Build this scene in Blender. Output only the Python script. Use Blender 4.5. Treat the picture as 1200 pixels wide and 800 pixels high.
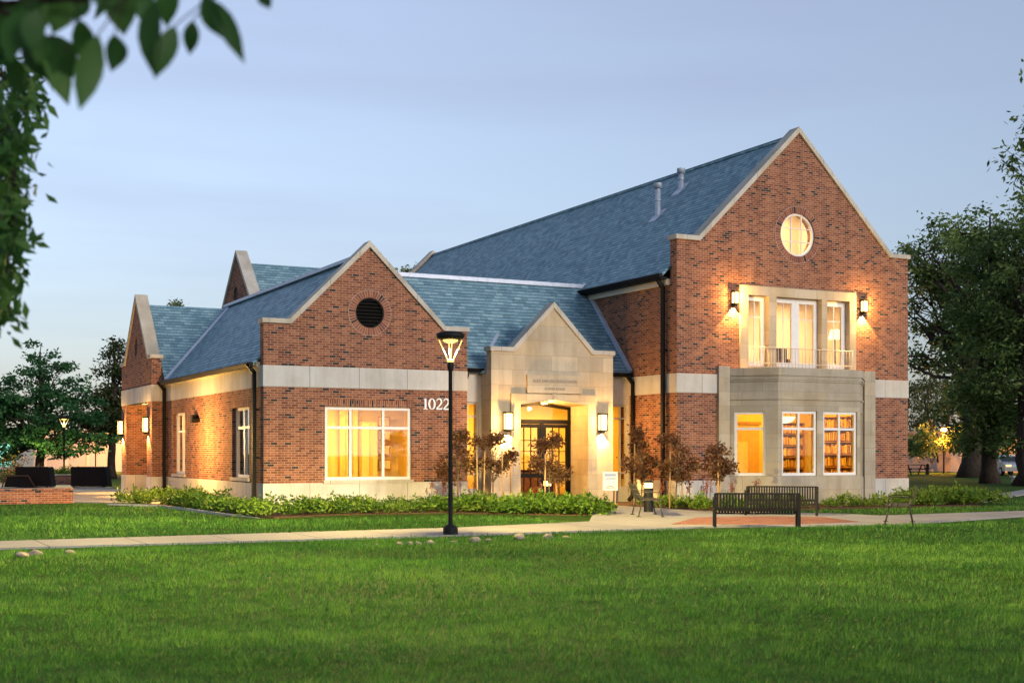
import bpy, bmesh, math, random
import numpy as np
from mathutils import Vector, Matrix
from mathutils.geometry import tessellate_polygon

for o in list(bpy.data.objects): bpy.data.objects.remove(o)
scene = bpy.context.scene
COL = scene.collection
R = math.radians

# ------------------------------------------------------------------ camera
YAW = R(27.25); EYE = 1.6
cam_d = bpy.data.cameras.new("camera"); cam = bpy.data.objects.new("camera", cam_d); COL.objects.link(cam)
cam.location = (0, 0, EYE); cam.rotation_euler = (R(90), 0, -YAW)
cam_d.sensor_width = 36; cam_d.lens = 46.2; cam_d.shift_y = 0.10875
cam_d.clip_start = 0.05; cam_d.clip_end = 3000
cam_d.dof.use_dof = True; cam_d.dof.focus_distance = 38; cam_d.dof.aperture_fstop = 2.8
scene.camera = cam

# ------------------------------------------------------------------ dusk sky
SUN_EL, SUN_AZ = R(7), R(163)      # the afterglow stands behind the camera, azimuth clockwise from +Y
w = bpy.data.worlds.new("World"); scene.world = w; w.use_nodes = True
nt = w.node_tree; nt.nodes.clear()
sky = nt.nodes.new("ShaderNodeTexSky"); sky.sky_type = 'NISHITA'; sky.sun_disc = False
sky.sun_elevation = SUN_EL; sky.sun_rotation = SUN_AZ; sky.air_density = 1.0; sky.dust_density = 0.6; sky.ozone_density = 2.0
tc = nt.nodes.new("ShaderNodeTexCoord")
mp = nt.nodes.new("ShaderNodeMapping"); mp.inputs['Scale'].default_value = (1.2, 1.2, 9)
nz = nt.nodes.new("ShaderNodeTexNoise"); nz.inputs['Scale'].default_value = 1.6; nz.inputs['Detail'].default_value = 6
cr = nt.nodes.new("ShaderNodeValToRGB")
cr.color_ramp.elements[0].position = 0.42; cr.color_ramp.elements[0].color = (0, 0, 0, 1)
cr.color_ramp.elements[1].position = 0.75; cr.color_ramp.elements[1].color = (1, 1, 1, 1)
mu = nt.nodes.new("ShaderNodeMath"); mu.operation = 'MULTIPLY'; mu.inputs[1].default_value = 0.34
hs = nt.nodes.new("ShaderNodeHueSaturation"); hs.inputs['Saturation'].default_value = 0.62
mx = nt.nodes.new("ShaderNodeMix"); mx.data_type = 'RGBA'; mx.inputs['B'].default_value = (1.5, 1.6, 2.1, 1)
bg = nt.nodes.new("ShaderNodeBackground"); bg.inputs['Strength'].default_value = 0.13
out = nt.nodes.new("ShaderNodeOutputWorld")
L = nt.links.new
L(tc.outputs['Generated'], mp.inputs['Vector']); L(mp.outputs[0], nz.inputs['Vector']); L(nz.outputs['Fac'], cr.inputs[0])
L(cr.outputs[0], mu.inputs[0]); L(mu.outputs[0], mx.inputs['Factor']); L(sky.outputs[0], hs.inputs['Color'])
L(hs.outputs[0], mx.inputs['A']); 
tn = nt.nodes.new("ShaderNodeMix"); tn.data_type = 'RGBA'; tn.blend_type = 'MULTIPLY'; tn.inputs['Factor'].default_value = 1.0; tn.inputs['B'].default_value = (1.03, 0.97, 1.10, 1)
sxyz = nt.nodes.new("ShaderNodeSeparateXYZ"); rmp = nt.nodes.new("ShaderNodeValToRGB"); el_ = rmp.color_ramp.elements
while len(el_) < 4: el_.new(0.5)
for q_, (p_, c_) in zip(el_, ((0.0, (0.57,0.555,0.66)), (0.06, (0.67,0.655,0.765)), (0.16, (0.83,0.825,0.955)), (0.40, (1.05,1.04,1.17)))): q_.position = p_; q_.color = (*c_, 1)
L(tc.outputs['Generated'], sxyz.inputs[0]); L(sxyz.outputs[2], rmp.inputs[0]); L(rmp.outputs[0], tn.inputs['B'])
L(mx.outputs['Result'], tn.inputs['A']); L(tn.outputs['Result'], bg.inputs['Color']); L(bg.outputs[0], out.inputs['Surface'])

sd = bpy.data.lights.new("afterglow", 'SUN'); sd.energy = 0.90; sd.angle = R(14); sd.color = (1.0, 0.93, 0.84)
so = bpy.data.objects.new("afterglow", sd); COL.objects.link(so)
# the light comes FROM azimuth SUN_AZ
dirv = Vector((math.sin(SUN_AZ) * math.cos(R(16)), math.cos(SUN_AZ) * math.cos(R(16)), math.sin(R(16))))
so.rotation_euler = dirv.to_track_quat('Z', 'Y').to_euler(); so.location = (0, -30, 40)

vs = scene.view_settings
vs.view_transform = 'Standard'; vs.look = 'None'; vs.gamma = 1.0; vs.use_curve_mapping = False; vs.exposure = 1.06
scene.cycles.use_denoising = True
scene.cycles.max_bounces = 8; scene.cycles.transparent_max_bounces = 12
scene.cycles.sample_clamp_indirect = 6.0
scene.cycles.caustics_reflective = False; scene.cycles.caustics_refractive = False
LAMP = 2.2                      # one knob for every lamp in the place

# ------------------------------------------------------------------ projection helper: ground point seen at a photo pixel
FPX, HY = 1540.0, 530.5
_f = Vector((math.sin(YAW), math.cos(YAW), 0)); _r = Vector((math.cos(YAW), -math.sin(YAW), 0)); _u = Vector((0, 0, 1))
def ray(px, py): return _f + _r * ((px - 600) / FPX) + _u * ((HY - py) / FPX)
def gnd(px, py, z=0.0):
    d = ray(px, py); t = (z - EYE) / d.z
    return Vector((0, 0, EYE)) + d * t
def deep(px, py, t): return Vector((0, 0, EYE)) + ray(px, py) * t

# ------------------------------------------------------------------ mesh helper
class MB:
    def __init__(s): s.v = []; s.f = []; s.t = []; s.sm = []
    def add(s, vs_, fs, tint=0.5, smooth=False):
        b = len(s.v); s.v += [tuple(p) for p in vs_]
        for f in fs: s.f.append(tuple(b + i for i in f)); s.t.append(tint); s.sm.append(smooth)
    def hexa(s, P, tint=0.5):      # 8 points: 4 of one side, 4 of the other
        s.add(P, [(0,3,2,1),(4,5,6,7),(0,1,5,4),(1,2,6,5),(2,3,7,6),(3,0,4,7)], tint)
    def box(s, x0, y0, z0, x1, y1, z1, tint=0.5):
        s.hexa([(x0,y0,z0),(x1,y0,z0),(x1,y1,z0),(x0,y1,z0),(x0,y0,z1),(x1,y0,z1),(x1,y1,z1),(x0,y1,z1)], tint)
    def bar(s, a, b, w, h, tint=0.5, up=(0,0,1)):    # rectangular bar between two points
        a = Vector(a); b = Vector(b); d = (b - a).normalized(); U = Vector(up)
        sx = d.cross(U)
        if sx.length < 1e-4: sx = d.cross(Vector((0, 1, 0)))
        sx.normalize(); sy = sx.cross(d).normalized()
        P = []
        for c in (a, b):
            for i, j in ((-1,-1),(1,-1),(1,1),(-1,1)): P.append(c + sx*(i*w/2) + sy*(j*h/2))
        s.hexa(P, tint)
    def tube(s, pts, rad, n=8, cap=True, tint=0.5):
        pts = [Vector(p) for p in pts]
        if not hasattr(rad, '__len__'): rad = [rad] * len(pts)
        rings = []; V = []
        ref = Vector((0.31, 0.87, 0.12))
        for i, p in enumerate(pts):
            d = (pts[min(i+1, len(pts)-1)] - pts[max(i-1, 0)])
            if d.length < 1e-9: d = Vector((0,0,1))
            d.normalize()
            sx = d.cross(ref)
            if sx.length < 1e-3: sx = d.cross(Vector((1,0,0)))
            sx.normalize(); sy = d.cross(sx)
            for k in range(n):
                a = 2*math.pi*k/n
                V.append(p + sx*(math.cos(a)*rad[i]) + sy*(math.sin(a)*rad[i]))
        F = []
        for i in range(len(pts)-1):
            for k in range(n):
                k2 = (k+1) % n
                F.append((i*n+k, i*n+k2, (i+1)*n+k2, (i+1)*n+k))
        if cap: F.append(tuple(range(n))[::-1]); F.append(tuple((len(pts)-1)*n+k for k in range(n)))
        s.add(V, F, tint, True)
    def lathe(s, prof, c=(0,0,0), n=20, tint=0.5, smooth=True):      # prof: (r, z)
        V = []; F = []
        for r, z in prof:
            for k in range(n):
                a = 2*math.pi*k/n; V.append((c[0]+r*math.cos(a), c[1]+r*math.sin(a), c[2]+z))
        for i in range(len(prof)-1):
            for k in range(n):
                k2 = (k+1) % n; F.append((i*n+k, i*n+k2, (i+1)*n+k2, (i+1)*n+k))
        s.add(V, F, tint, smooth)
        s.add([V[k] for k in range(n)], [tuple(range(n))[::-1]], tint); s.add(V[-n:], [tuple(range(n))], tint)
    def build(s, name, mat, parent=None, label=None, recalc=False):
        off = Vector((0, 0, 0)); q = parent
        if parent is not None and parent.get('_w'):       # mesh given in world coordinates: bring it to the parent's base
            off = Vector(parent['_w'])
        me = bpy.data.meshes.new(name)
        me.from_pydata([(p[0]-off.x, p[1]-off.y, p[2]-off.z) for p in s.v], [], s.f)
        me.materials.append(mat)
        at = me.attributes.new("tint", 'FLOAT', 'FACE'); at.data.foreach_set("value", s.t)
        me.polygons.foreach_set("use_smooth", s.sm)
        if recalc:
            bm = bmesh.new(); bm.from_mesh(me); bmesh.ops.recalc_face_normals(bm, faces=bm.faces); bm.to_mesh(me); bm.free()
        o = bpy.data.objects.new(name, me); COL.objects.link(o)
        if parent is not None:
            o.parent = parent
            if parent.get('_w'): o['_w'] = parent['_w']
        if label: o['label'] = label
        return o

def tag(o, label, cat, group=None, kind=None):
    if label: o['label'] = label
    if cat: o['category'] = cat
    if group: o['group'] = group
    if kind: o['kind'] = kind
    return o
def empty(name, loc, label, cat, group=None, rz=0.0, world=False):
    o = bpy.data.objects.new(name, None); COL.objects.link(o); o.location = loc; o.rotation_euler = (0, 0, rz)
    if world: o['_w'] = tuple(loc)
    return tag(o, label, cat, group)
def lift(o):            # a one-mesh thing built in world coordinates: put its origin at its base
    me = o.data; n = len(me.vertices); a = np.empty(n*3); me.vertices.foreach_get('co', a); a = a.reshape(-1, 3)
    c = Vector(((a[:,0].min()+a[:,0].max())/2, (a[:,1].min()+a[:,1].max())/2, a[:,2].min()))
    a -= np.array(c); me.vertices.foreach_set('co', a.ravel()); o.location = c; return o
def copy_tree(o, parent=None):
    c = o.copy(); COL.objects.link(c)
    if parent is not None: c.parent = parent
    for ch in list(o.children): copy_tree(ch, c)
    return c
def structure(name, mb, mat):
    o = mb.build(name, mat); o['kind'] = 'structure'; return o
def lamp(name, kind, loc, energy, color, parent=None, **kw):
    d = bpy.data.lights.new(name, kind); d.energy = energy * LAMP; d.color = color
    for k, v in kw.items(): setattr(d, k, v)
    o = bpy.data.objects.new(name, d); COL.objects.link(o)
    if parent is not None and parent.get('_w'): loc = Vector(loc) - Vector(parent['_w'])
    o.location = loc
    if parent is not None: o.parent = parent
    return o

# ------------------------------------------------------------------ materials
class NT:
    def __init__(s, name):
        s.m = bpy.data.materials.new(name); s.m.use_nodes = True; s.t = s.m.node_tree
        s.p = s.t.nodes['Principled BSDF']; s.o = s.t.nodes['Material Output']
    def n(s, t, **kw):
        x = s.t.nodes.new(t)
        for k, v in kw.items(): setattr(x, k, v)
        return x
    def l(s, a, b): s.t.links.new(a, b)
    def op(s, opn, a, b=None, c=None):
        x = s.n('ShaderNodeMath', operation=opn)
        for i, q in enumerate((a, b, c)):
            if q is None: continue
            if isinstance(q, (int, float)): x.inputs[i].default_value = q
            else: s.l(q, x.inputs[i])
        return x.outputs[0]
    def ramp(s, fac, stops, interp='LINEAR'):
        x = s.n('ShaderNodeValToRGB'); x.color_ramp.interpolation = interp; e = x.color_ramp.elements
        while len(e) < len(stops): e.new(0.5)
        for q, (p, c) in zip(e, stops): q.position = p; q.color = (*c, 1)
        s.l(fac, x.inputs[0]); return x.outputs[0]
    def mix(s, fac, a, b, mode='MIX'):
        x = s.n('ShaderNodeMix', data_type='RGBA', blend_type=mode)
        for k, q in (('Factor', fac), ('A', a), ('B', b)):
            if isinstance(q, (int, float)): x.inputs[k].default_value = q
            elif isinstance(q, tuple): x.inputs[k].default_value = (*q, 1)
            else: s.l(q, x.inputs[k])
        return x.outputs['Result']
    def noise(s, scale, detail=4, vec=None, rough=0.55):
        x = s.n('ShaderNodeTexNoise'); x.inputs['Scale'].default_value = scale; x.inputs['Detail'].default_value = detail
        x.inputs['Roughness'].default_value = rough
        if vec is None: vec = s.pos()
        s.l(vec, x.inputs['Vector']); return x.outputs['Fac']
    def pos(s):
        if not hasattr(s, '_g'): s._g = s.n('ShaderNodeNewGeometry')
        return s._g.outputs['Position']
    def uv_wall(s):            # metres along the wall and up
        s.pos(); sp = s.n('ShaderNodeSeparateXYZ'); s.l(s._g.outputs['Position'], sp.inputs[0])
        sn = s.n('ShaderNodeSeparateXYZ'); s.l(s._g.outputs['True Normal'], sn.inputs[0])
        fx = s.op('GREATER_THAN', s.op('ABSOLUTE', sn.outputs[0]), s.op('MULTIPLY', s.op('ABSOLUTE', sn.outputs[1]), 1.1))
        u = s.op('ADD', s.op('MULTIPLY', sp.outputs[1], fx), s.op('MULTIPLY', sp.outputs[0], s.op('SUBTRACT', 1.0, fx)))
        return u, sp.outputs[2]
    def cells(s, u, v, wu, hv, joint, offset=0.5):     # running bond: random per cell, joint mask, height in cell
        vv = s.op('DIVIDE', v, hv); row = s.op('FLOOR', vv); fv = s.op('FRACT', vv)
        uu = s.op('ADD', s.op('DIVIDE', u, wu), s.op('MULTIPLY', s.op('MODULO', s.op('ABSOLUTE', row), 2.0), offset))
        colm = s.op('FLOOR', uu); fu = s.op('FRACT', uu)
        cb = s.n('ShaderNodeCombineXYZ'); s.l(colm, cb.inputs[0]); s.l(row, cb.inputs[1])
        wn = s.n('ShaderNodeTexWhiteNoise', noise_dimensions='2D'); s.l(cb.outputs[0], wn.inputs['Vector'])
        wn2 = s.n('ShaderNodeTexWhiteNoise', noise_dimensions='3D'); cb2 = s.n('ShaderNodeCombineXYZ')
        s.l(colm, cb2.inputs[0]); s.l(row, cb2.inputs[1]); cb2.inputs[2].default_value = 7.3; s.l(cb2.outputs[0], wn2.inputs['Vector'])
        du = s.op('MULTIPLY', s.op('MINIMUM', fu, s.op('SUBTRACT', 1.0, fu)), wu)
        dv = s.op('MULTIPLY', s.op('MINIMUM', fv, s.op('SUBTRACT', 1.0, fv)), hv)
        mask = s.op('LESS_THAN', s.op('MINIMUM', du, dv), joint / 2)
        return wn.outputs['Value'], wn2.outputs['Value'], mask, fu, fv
    def base(s, c, rough=0.8, spec=0.3, metal=0.0):
        i = s.p.inputs
        if isinstance(c, tuple): i['Base Color'].default_value = (*c, 1)
        else: s.l(c, i['Base Color'])
        if isinstance(rough, (int, float)): i['Roughness'].default_value = rough
        else: s.l(rough, i['Roughness'])
        i['Specular IOR Level'].default_value = spec; i['Metallic'].default_value = metal
        return s
    def bump(s, h, strength=0.4, dist=0.01):
        b = s.n('ShaderNodeBump'); b.inputs['Strength'].default_value = strength; b.inputs['Distance'].default_value = dist
        s.l(h, b.inputs['Height']); s.l(b.outputs[0], s.p.inputs['Normal']); return s

def simple(name, c, rough=0.6, spec=0.3, metal=0.0, var=0.12, scale=6.0):
    x = NT(name); f = x.noise(scale, 5)
    a = tuple(q*(1-var) for q in c); b = tuple(min(1, q*(1+var)) for q in c)
    return x.base(x.ramp(f, [(0.3, a), (0.7, b)]), rough, spec, metal).m
def glow(name, c, strength):
    x = NT(name); x.base((0.08, 0.07, 0.055), 0.5)
    x.p.inputs['Emission Color'].default_value = (*c, 1); x.p.inputs['Emission Strength'].default_value = strength
    return x.m

BRICKS = [(0.0, (0.034,0.022,0.020)), (0.060, (0.038,0.025,0.022)), (0.075, (0.165,0.048,0.026)), (0.35, (0.235,0.077,0.035)), (0.65, (0.300,0.107,0.050)), (0.9, (0.37,0.147,0.072)), (1.0, (0.24,0.090,0.055))]
def brick_mat(name, wu=0.203, hv=0.0677, vertical=False, lift_=1.0, dark=1.0):
    x = NT(name); u, v = x.uv_wall()
    if vertical: u, v = v, u; wu, hv = 0.6, 0.0677
    r1, r2, mask, fu, fv = x.cells(u, v, wu, hv, 0.011)
    bricks = [(p if i != 1 and i != 2 else p*dark, tuple(min(1, q*lift_) for q in c)) for i, (p, c) in enumerate(BRICKS)]
    c = x.ramp(r1, bricks, 'LINEAR')
    grime = x.noise(0.35, 5); c = x.mix(0.35, c, x.ramp(grime, [(0.3, (0.75,0.71,0.70)), (0.7, (1.05,1.03,1.0))]), 'MULTIPLY')
    fine = x.noise(60, 3); c = x.mix(0.35, c, x.ramp(fine, [(0.3, (0.6,0.6,0.6)), (0.7, (1,1,1))]), 'MULTIPLY')
    c = x.mix(mask, c, (0.42, 0.325, 0.25))
    mps = x.n('ShaderNodeMapping'); mps.inputs['Scale'].default_value = (2.2, 2.2, 0.22); x.l(x.pos(), mps.inputs[0])
    c = x.mix(0.55, c, x.ramp(x.noise(1.0, 6, mps.outputs[0], 0.65), [(0.30, (0.55,0.52,0.50)), (0.55, (1,1,1)), (0.72, (1.12,1.08,1.04))]), 'MULTIPLY')
    x.base(c, 0.9, 0.2)
    h = x.op('ADD', x.op('MULTIPLY', x.op('SUBTRACT', 1.0, mask), 0.8), x.op('MULTIPLY', r2, 0.2))
    return x.bump(h, 0.5, 0.008).m
def stone_mat(name, c, wu, hv, joint, var=0.16, offset=0.5, stain=0.5, jointc=0.45):
    x = NT(name); u, v = x.uv_wall()
    r1, r2, mask, fu, fv = x.cells(u, v, wu, hv, joint, offset)
    a = tuple(q*(1-var) for q in c); b = tuple(min(1, q*(1+var)) for q in c); d = (c[0]*0.98, c[1]*0.93, c[2]*0.84)
    k = x.ramp(r1, [(0, a), (0.5, c), (0.75, d), (1, b)])
    n1 = x.noise(1.3, 6); k = x.mix(stain, k, x.ramp(n1, [(0.32, (0.70,0.66,0.60)), (0.62, (1,1,1))]), 'MULTIPLY')
    n2 = x.noise(25, 4); k = x.mix(0.3, k, x.ramp(n2, [(0.3, (0.75,0.73,0.70)), (0.7, (1,1,1))]), 'MULTIPLY')
    mps = x.n('ShaderNodeMapping'); mps.inputs['Scale'].default_value = (3.0, 3.0, 0.25); x.l(x.pos(), mps.inputs[0])
    k = x.mix(0.45, k, x.ramp(x.noise(1.0, 6, mps.outputs[0], 0.65), [(0.30, (0.62,0.59,0.54)), (0.55, (1,1,1))]), 'MULTIPLY')
    k = x.mix(mask, k, tuple(q*jointc for q in c))
    x.base(k, 0.85, 0.2)
    return x.bump(x.op('ADD', x.op('SUBTRACT', 1.0, mask), x.op('MULTIPLY', n2, 0.3)), 0.35, 0.006).m
def shingle_mat(name):
    x = NT(name); u, v = x.uv_wall()
    # waver the courses a little, as hand-laid slate does
    wob = x.noise(1.6, 2); v2 = x.op('ADD', v, x.op('MULTIPLY', wob, 0.03))
    r1, r2, mask, fu, fv = x.cells(u, v2, 0.25, 0.115, 0.010, 0.5)
    c = x.ramp(r1, [(0, (0.120,0.225,0.275)), (0.3, (0.158,0.285,0.340)), (0.6, (0.190,0.330,0.390)), (0.85, (0.225,0.370,0.425)), (1, (0.27,0.42,0.46))])
    n1 = x.noise(0.5, 5); c = x.mix(0.25, c, x.ramp(n1, [(0.3, (0.72,0.74,0.80)), (0.7, (1,1,1))]), 'MULTIPLY')
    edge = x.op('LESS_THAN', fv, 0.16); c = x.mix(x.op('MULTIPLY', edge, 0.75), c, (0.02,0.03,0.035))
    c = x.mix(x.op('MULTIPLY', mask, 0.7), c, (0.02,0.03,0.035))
    x.base(c, x.op('ADD', 0.5, x.op('MULTIPLY', r2, 0.25)), 0.35)
    return x.bump(x.op('ADD', x.op('SUBTRACT', 1.0, fv), x.op('MULTIPLY', r2, 0.6)), 0.6, 0.02).m
def leaf_mat(name, dark, mid, light, trans=0.35, rough=0.55):
    x = NT(name); a = x.n('ShaderNodeAttribute', attribute_name='tint')
    c = x.ramp(a.outputs['Fac'], [(0, dark), (0.5, mid), (1, light)])
    x.base(c, rough, 0.25)
    tr = x.n('ShaderNodeBsdfTranslucent'); x.l(c, tr.inputs['Color'])
    ms = x.n('ShaderNodeMixShader'); ms.inputs[0].default_value = trans
    x.l(x.p.outputs[0], ms.inputs[1]); x.l(tr.outputs[0], ms.inputs[2]); x.l(ms.outputs[0], x.o.inputs['Surface'])
    return x.m
def bark_mat(name, c):
    x = NT(name); mp_ = x.n('ShaderNodeMapping'); mp_.inputs['Scale'].default_value = (1, 1, 0.18); x.l(x.pos(), mp_.inputs[0])
    f = x.noise(14, 6, mp_.outputs[0])
    return x.base(x.ramp(f, [(0.3, tuple(q*0.4 for q in c)), (0.7, c)]), 0.95, 0.1).bump(f, 0.8, 0.05).m
def glass_mat(name):
    x = NT(name); x.t.nodes.remove(x.p)
    tr = x.n('ShaderNodeBsdfTransparent'); tr.inputs[0].default_value = (0.93, 0.95, 0.93, 1)
    gl = x.n('ShaderNodeBsdfGlossy'); gl.inputs['Roughness'].default_value = 0.02; gl.inputs['Color'].default_value = (0.9,0.9,0.9,1)
    fr = x.n('ShaderNodeFresnel'); fr.inputs[0].default_value = 1.5
    ms = x.n('ShaderNodeMixShader'); x.l(fr.outputs[0], ms.inputs[0]); x.l(tr.outputs[0], ms.inputs[1]); x.l(gl.outputs[0], ms.inputs[2])
    x.l(ms.outputs[0], x.o.inputs['Surface']); return x.m
def tint_mat(name, stops, rough=0.85, scale=None):
    x = NT(name); a = x.n('ShaderNodeAttribute', attribute_name='tint'); c = x.ramp(a.outputs['Fac'], stops)
    n2 = x.noise(scale or 30, 4); c = x.mix(0.4, c, x.ramp(n2, [(0.3, (0.6,0.6,0.6)), (0.7, (1,1,1))]), 'MULTIPLY')
    return x.base(c, rough, 0.2).m

M = {}
M['brick'] = brick_mat("brick")
M['soldier'] = brick_mat("soldier_brick", vertical=True)
M['ringbrick'] = tint_mat("ring_brick", [(0, (0.03,0.02,0.02)), (0.1, (0.2,0.07,0.045)), (1, (0.34,0.13,0.07))])
M['mortar'] = simple("mortar", (0.44,0.36,0.30), 0.95, 0.1)
M['limestone'] = stone_mat("limestone", (0.54,0.455,0.325), 0.92, 0.46, 0.007, 0.13)
M['baystone'] = stone_mat("bay_limestone", (0.47,0.41,0.31), 0.92, 0.44, 0.007, 0.12, stain=0.6)
M['cast'] = stone_mat("cast_stone", (0.60,0.575,0.52), 1.5, 10.0, 0.020, 0.05, 0.0, stain=0.55, jointc=0.42)
M['coping'] = stone_mat("coping_stone", (0.56,0.525,0.46), 0.9, 50.0, 0.014, 0.10, 0.0, stain=0.75, jointc=0.4)
M['slate'] = shingle_mat("slate_shingle")
M['bronze'] = simple("dark_bronze", (0.008,0.007,0.006), 0.6, 0.15)
M['black'] = simple("black_painted_steel", (0.009,0.009,0.010), 0.6, 0.18)
M['flash'] = simple("flashing_metal", (0.50,0.55,0.66), 0.5, 0.4, 0.2)
M['galv'] = simple("galvanised_metal", (0.42,0.46,0.54), 0.5, 0.4, 0.3, 0.15)
M['white'] = simple("white_window_paint", (0.74,0.72,0.69), 0.45, 0.4, 0, 0.04)
M['cream'] = simple("cream_trim", (0.60,0.53,0.42), 0.6, 0.3, 0, 0.06)
M['glass'] = glass_mat("window_glass")
M['plaster'] = simple("interior_plaster", (0.74,0.60,0.34), 0.9, 0.1, 0, 0.06, 1.2)
M['palewall'] = simple("pale_interior_plaster", (0.82,0.77,0.66), 0.9, 0.1, 0, 0.05, 1.2)
M['wood'] = simple("warm_wood", (0.38,0.19,0.07), 0.45, 0.4, 0, 0.3, 8)
M['palewood'] = simple('honey_wood', (0.52,0.33,0.13), 0.5, 0.3, 0, 0.12, 5)
M['carpet'] = simple("floor_boards", (0.22,0.11,0.05), 0.5, 0.3, 0, 0.2)
M['curtain'] = simple("linen_curtain", (0.62,0.48,0.26), 0.9, 0.1)
M['paper'] = simple("white_card", (0.60,0.60,0.60), 0.8, 0.1, 0, 0.03)
M['books'] = tint_mat("book_spines", [(0, (0.34,0.20,0.09)), (0.3, (0.50,0.26,0.11)), (0.55, (0.58,0.42,0.18)), (0.8, (0.74,0.62,0.38)), (1, (0.44,0.30,0.14))])
M['sconce'] = glow("lit_sconce_glass", (1.0, 0.66, 0.22), 2.4)
M['bulb'] = glow("lit_lamp", (1.0, 0.68, 0.18), 0.9)
M['pend'] = glow("lit_pendant_bowl", (1.0, 0.72, 0.36), 1.2)
M['sodium'] = glow("sodium_lamp", (1.0, 0.50, 0.08), 14)
M['led'] = glow("ceiling_light", (1.0, 0.60, 0.18), 2)
M['numeral'] = simple("brushed_numeral", (0.72,0.70,0.68), 0.4, 0.5, 0.2, 0.05)
M['incised'] = simple("incised_letter", (0.26,0.215,0.155), 0.9, 0.1)

def lawn_mat(name):
    x = NT(name); a = x.noise(0.12, 4); b = x.noise(2.2, 5); c2 = x.noise(30, 3)
    c = x.ramp(a, [(0.3, (0.040,0.095,0.012)), (0.7, (0.070,0.135,0.016))])
    c = x.mix(0.6, c, x.ramp(b, [(0.3, (0.60,0.66,0.55)), (0.7, (1.05,1.0,1.0))]), 'MULTIPLY')
    c = x.mix(0.6, c, x.ramp(c2, [(0.3, (0.5,0.5,0.5)), (0.7, (1,1,1))]), 'MULTIPLY')
    x.base(c, 0.95, 0.1); return x.bump(c2, 0.9, 0.05).m
M['lawn'] = lawn_mat("lawn")
M['blade'] = leaf_mat("grass_blade", (0.018,0.082,0.012), (0.066,0.205,0.024), (0.19,0.35,0.052), 0.42, 0.6)
def concrete_mat(name, c, joint=1.6):
    x = NT(name); sp = x.n('ShaderNodeSeparateXYZ'); x.l(x.pos(), sp.inputs[0])
    fu = x.op('FRACT', x.op('DIVIDE', sp.outputs[0], joint)); m_ = x.op('LESS_THAN', fu, 0.022)
    n1 = x.noise(0.6, 6); n2 = x.noise(18, 5)
    k = x.ramp(n1, [(0.3, tuple(q*0.78 for q in c)), (0.7, c)])
    k = x.mix(0.4, k, x.ramp(n2, [(0.3, (0.72,0.72,0.72)), (0.7, (1,1,1))]), 'MULTIPLY')
    k = x.mix(m_, k, tuple(q*0.45 for q in c)); return x.base(k, 0.9, 0.2).bump(n2, 0.25, 0.01).m
M['concrete'] = concrete_mat("concrete", (0.40,0.37,0.33))
M['kerb'] = simple("concrete_edging", (0.48,0.46,0.42), 0.9, 0.2)
def paver_mat(name):
    x = NT(name); sp = x.n('ShaderNodeSeparateXYZ'); x.l(x.pos(), sp.inputs[0])
    u = x.op('ADD', x.op('MULTIPLY', sp.outputs[0], 0.79), x.op('MULTIPLY', sp.outputs[1], -0.61))
    v = x.op('ADD', x.op('MULTIPLY', sp.outputs[0], 0.61), x.op('MULTIPLY', sp.outputs[1], 0.79))
    r1, r2, mask, _, _ = x.cells(u, v, 0.2, 0.1, 0.006)
    k = x.ramp(r1, [(0, (0.22,0.075,0.045)), (0.6, (0.34,0.13,0.08)), (1, (0.40,0.20,0.13))]); k = x.mix(mask, k, (0.24,0.18,0.14))
    return x.base(k, 0.9, 0.2).m
M['paver'] = paver_mat("brick_paver")
M['mulch'] = simple("bark_mulch", (0.075,0.045,0.028), 0.95, 0.1, 0, 0.5, 22)
M['asphalt'] = simple("asphalt", (0.055,0.055,0.057), 0.9, 0.2, 0, 0.2, 3)
M['bark'] = bark_mat("bark", (0.060,0.046,0.036))
M['barkpale'] = bark_mat("pale_bark", (0.22,0.15,0.095))
M['twig'] = bark_mat("dark_twig", (0.04,0.03,0.022))
M['stake'] = simple("timber_stake", (0.42,0.27,0.13), 0.8, 0.2)
M['lf_dark'] = leaf_mat("dark_leaf", (0.030,0.066,0.018), (0.135,0.205,0.055), (0.34,0.41,0.12), 0.5)
M['lf_olive'] = leaf_mat("olive_leaf", (0.025,0.040,0.012), (0.060,0.080,0.022), (0.12,0.13,0.04))
M['lf_green'] = leaf_mat("maple_leaf", (0.010,0.050,0.018), (0.030,0.115,0.036), (0.075,0.19,0.06))
M['lf_near'] = leaf_mat("near_leaf", (0.014,0.050,0.012), (0.033,0.100,0.020), (0.08,0.17,0.036), 0.45)
M['lf_purple'] = leaf_mat("purple_leaf", (0.060,0.024,0.015), (0.17,0.072,0.034), (0.27,0.18,0.07), 0.4)
M['lf_shrub'] = leaf_mat("shrub_leaf", (0.026,0.085,0.010), (0.092,0.185,0.020), (0.23,0.34,0.045), 0.35)
M['lf_hedge'] = leaf_mat("hedge_leaf", (0.045,0.115,0.012), (0.145,0.25,0.027), (0.30,0.40,0.06), 0.35)
M['flower'] = leaf_mat("coral_flower", (0.20,0.05,0.03), (0.38,0.12,0.07), (0.5,0.22,0.12), 0.3)
M['orange'] = leaf_mat("orange_blossom", (0.35,0.10,0.02), (0.55,0.22,0.04), (0.65,0.40,0.10), 0.3)
M['rock'] = simple("field_stone", (0.30,0.245,0.185), 0.9, 0.2, 0, 0.25, 9)
M['metalgreen'] = simple("green_grey_metal", (0.035,0.036,0.028), 0.5, 0.3)
M['cover'] = simple("black_fabric", (0.014,0.010,0.010), 0.85, 0.2)
M['brownpad'] = simple("brown_wicker", (0.10,0.055,0.030), 0.8, 0.2, 0, 0.3, 30)
M['stucco'] = simple("pale_stucco", (0.46,0.40,0.35), 0.9, 0.1, 0, 0.08, 0.4)
M['shopfront'] = glow("lit_shopfront", (0.30, 1.0, 0.78), 0.7)
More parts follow.
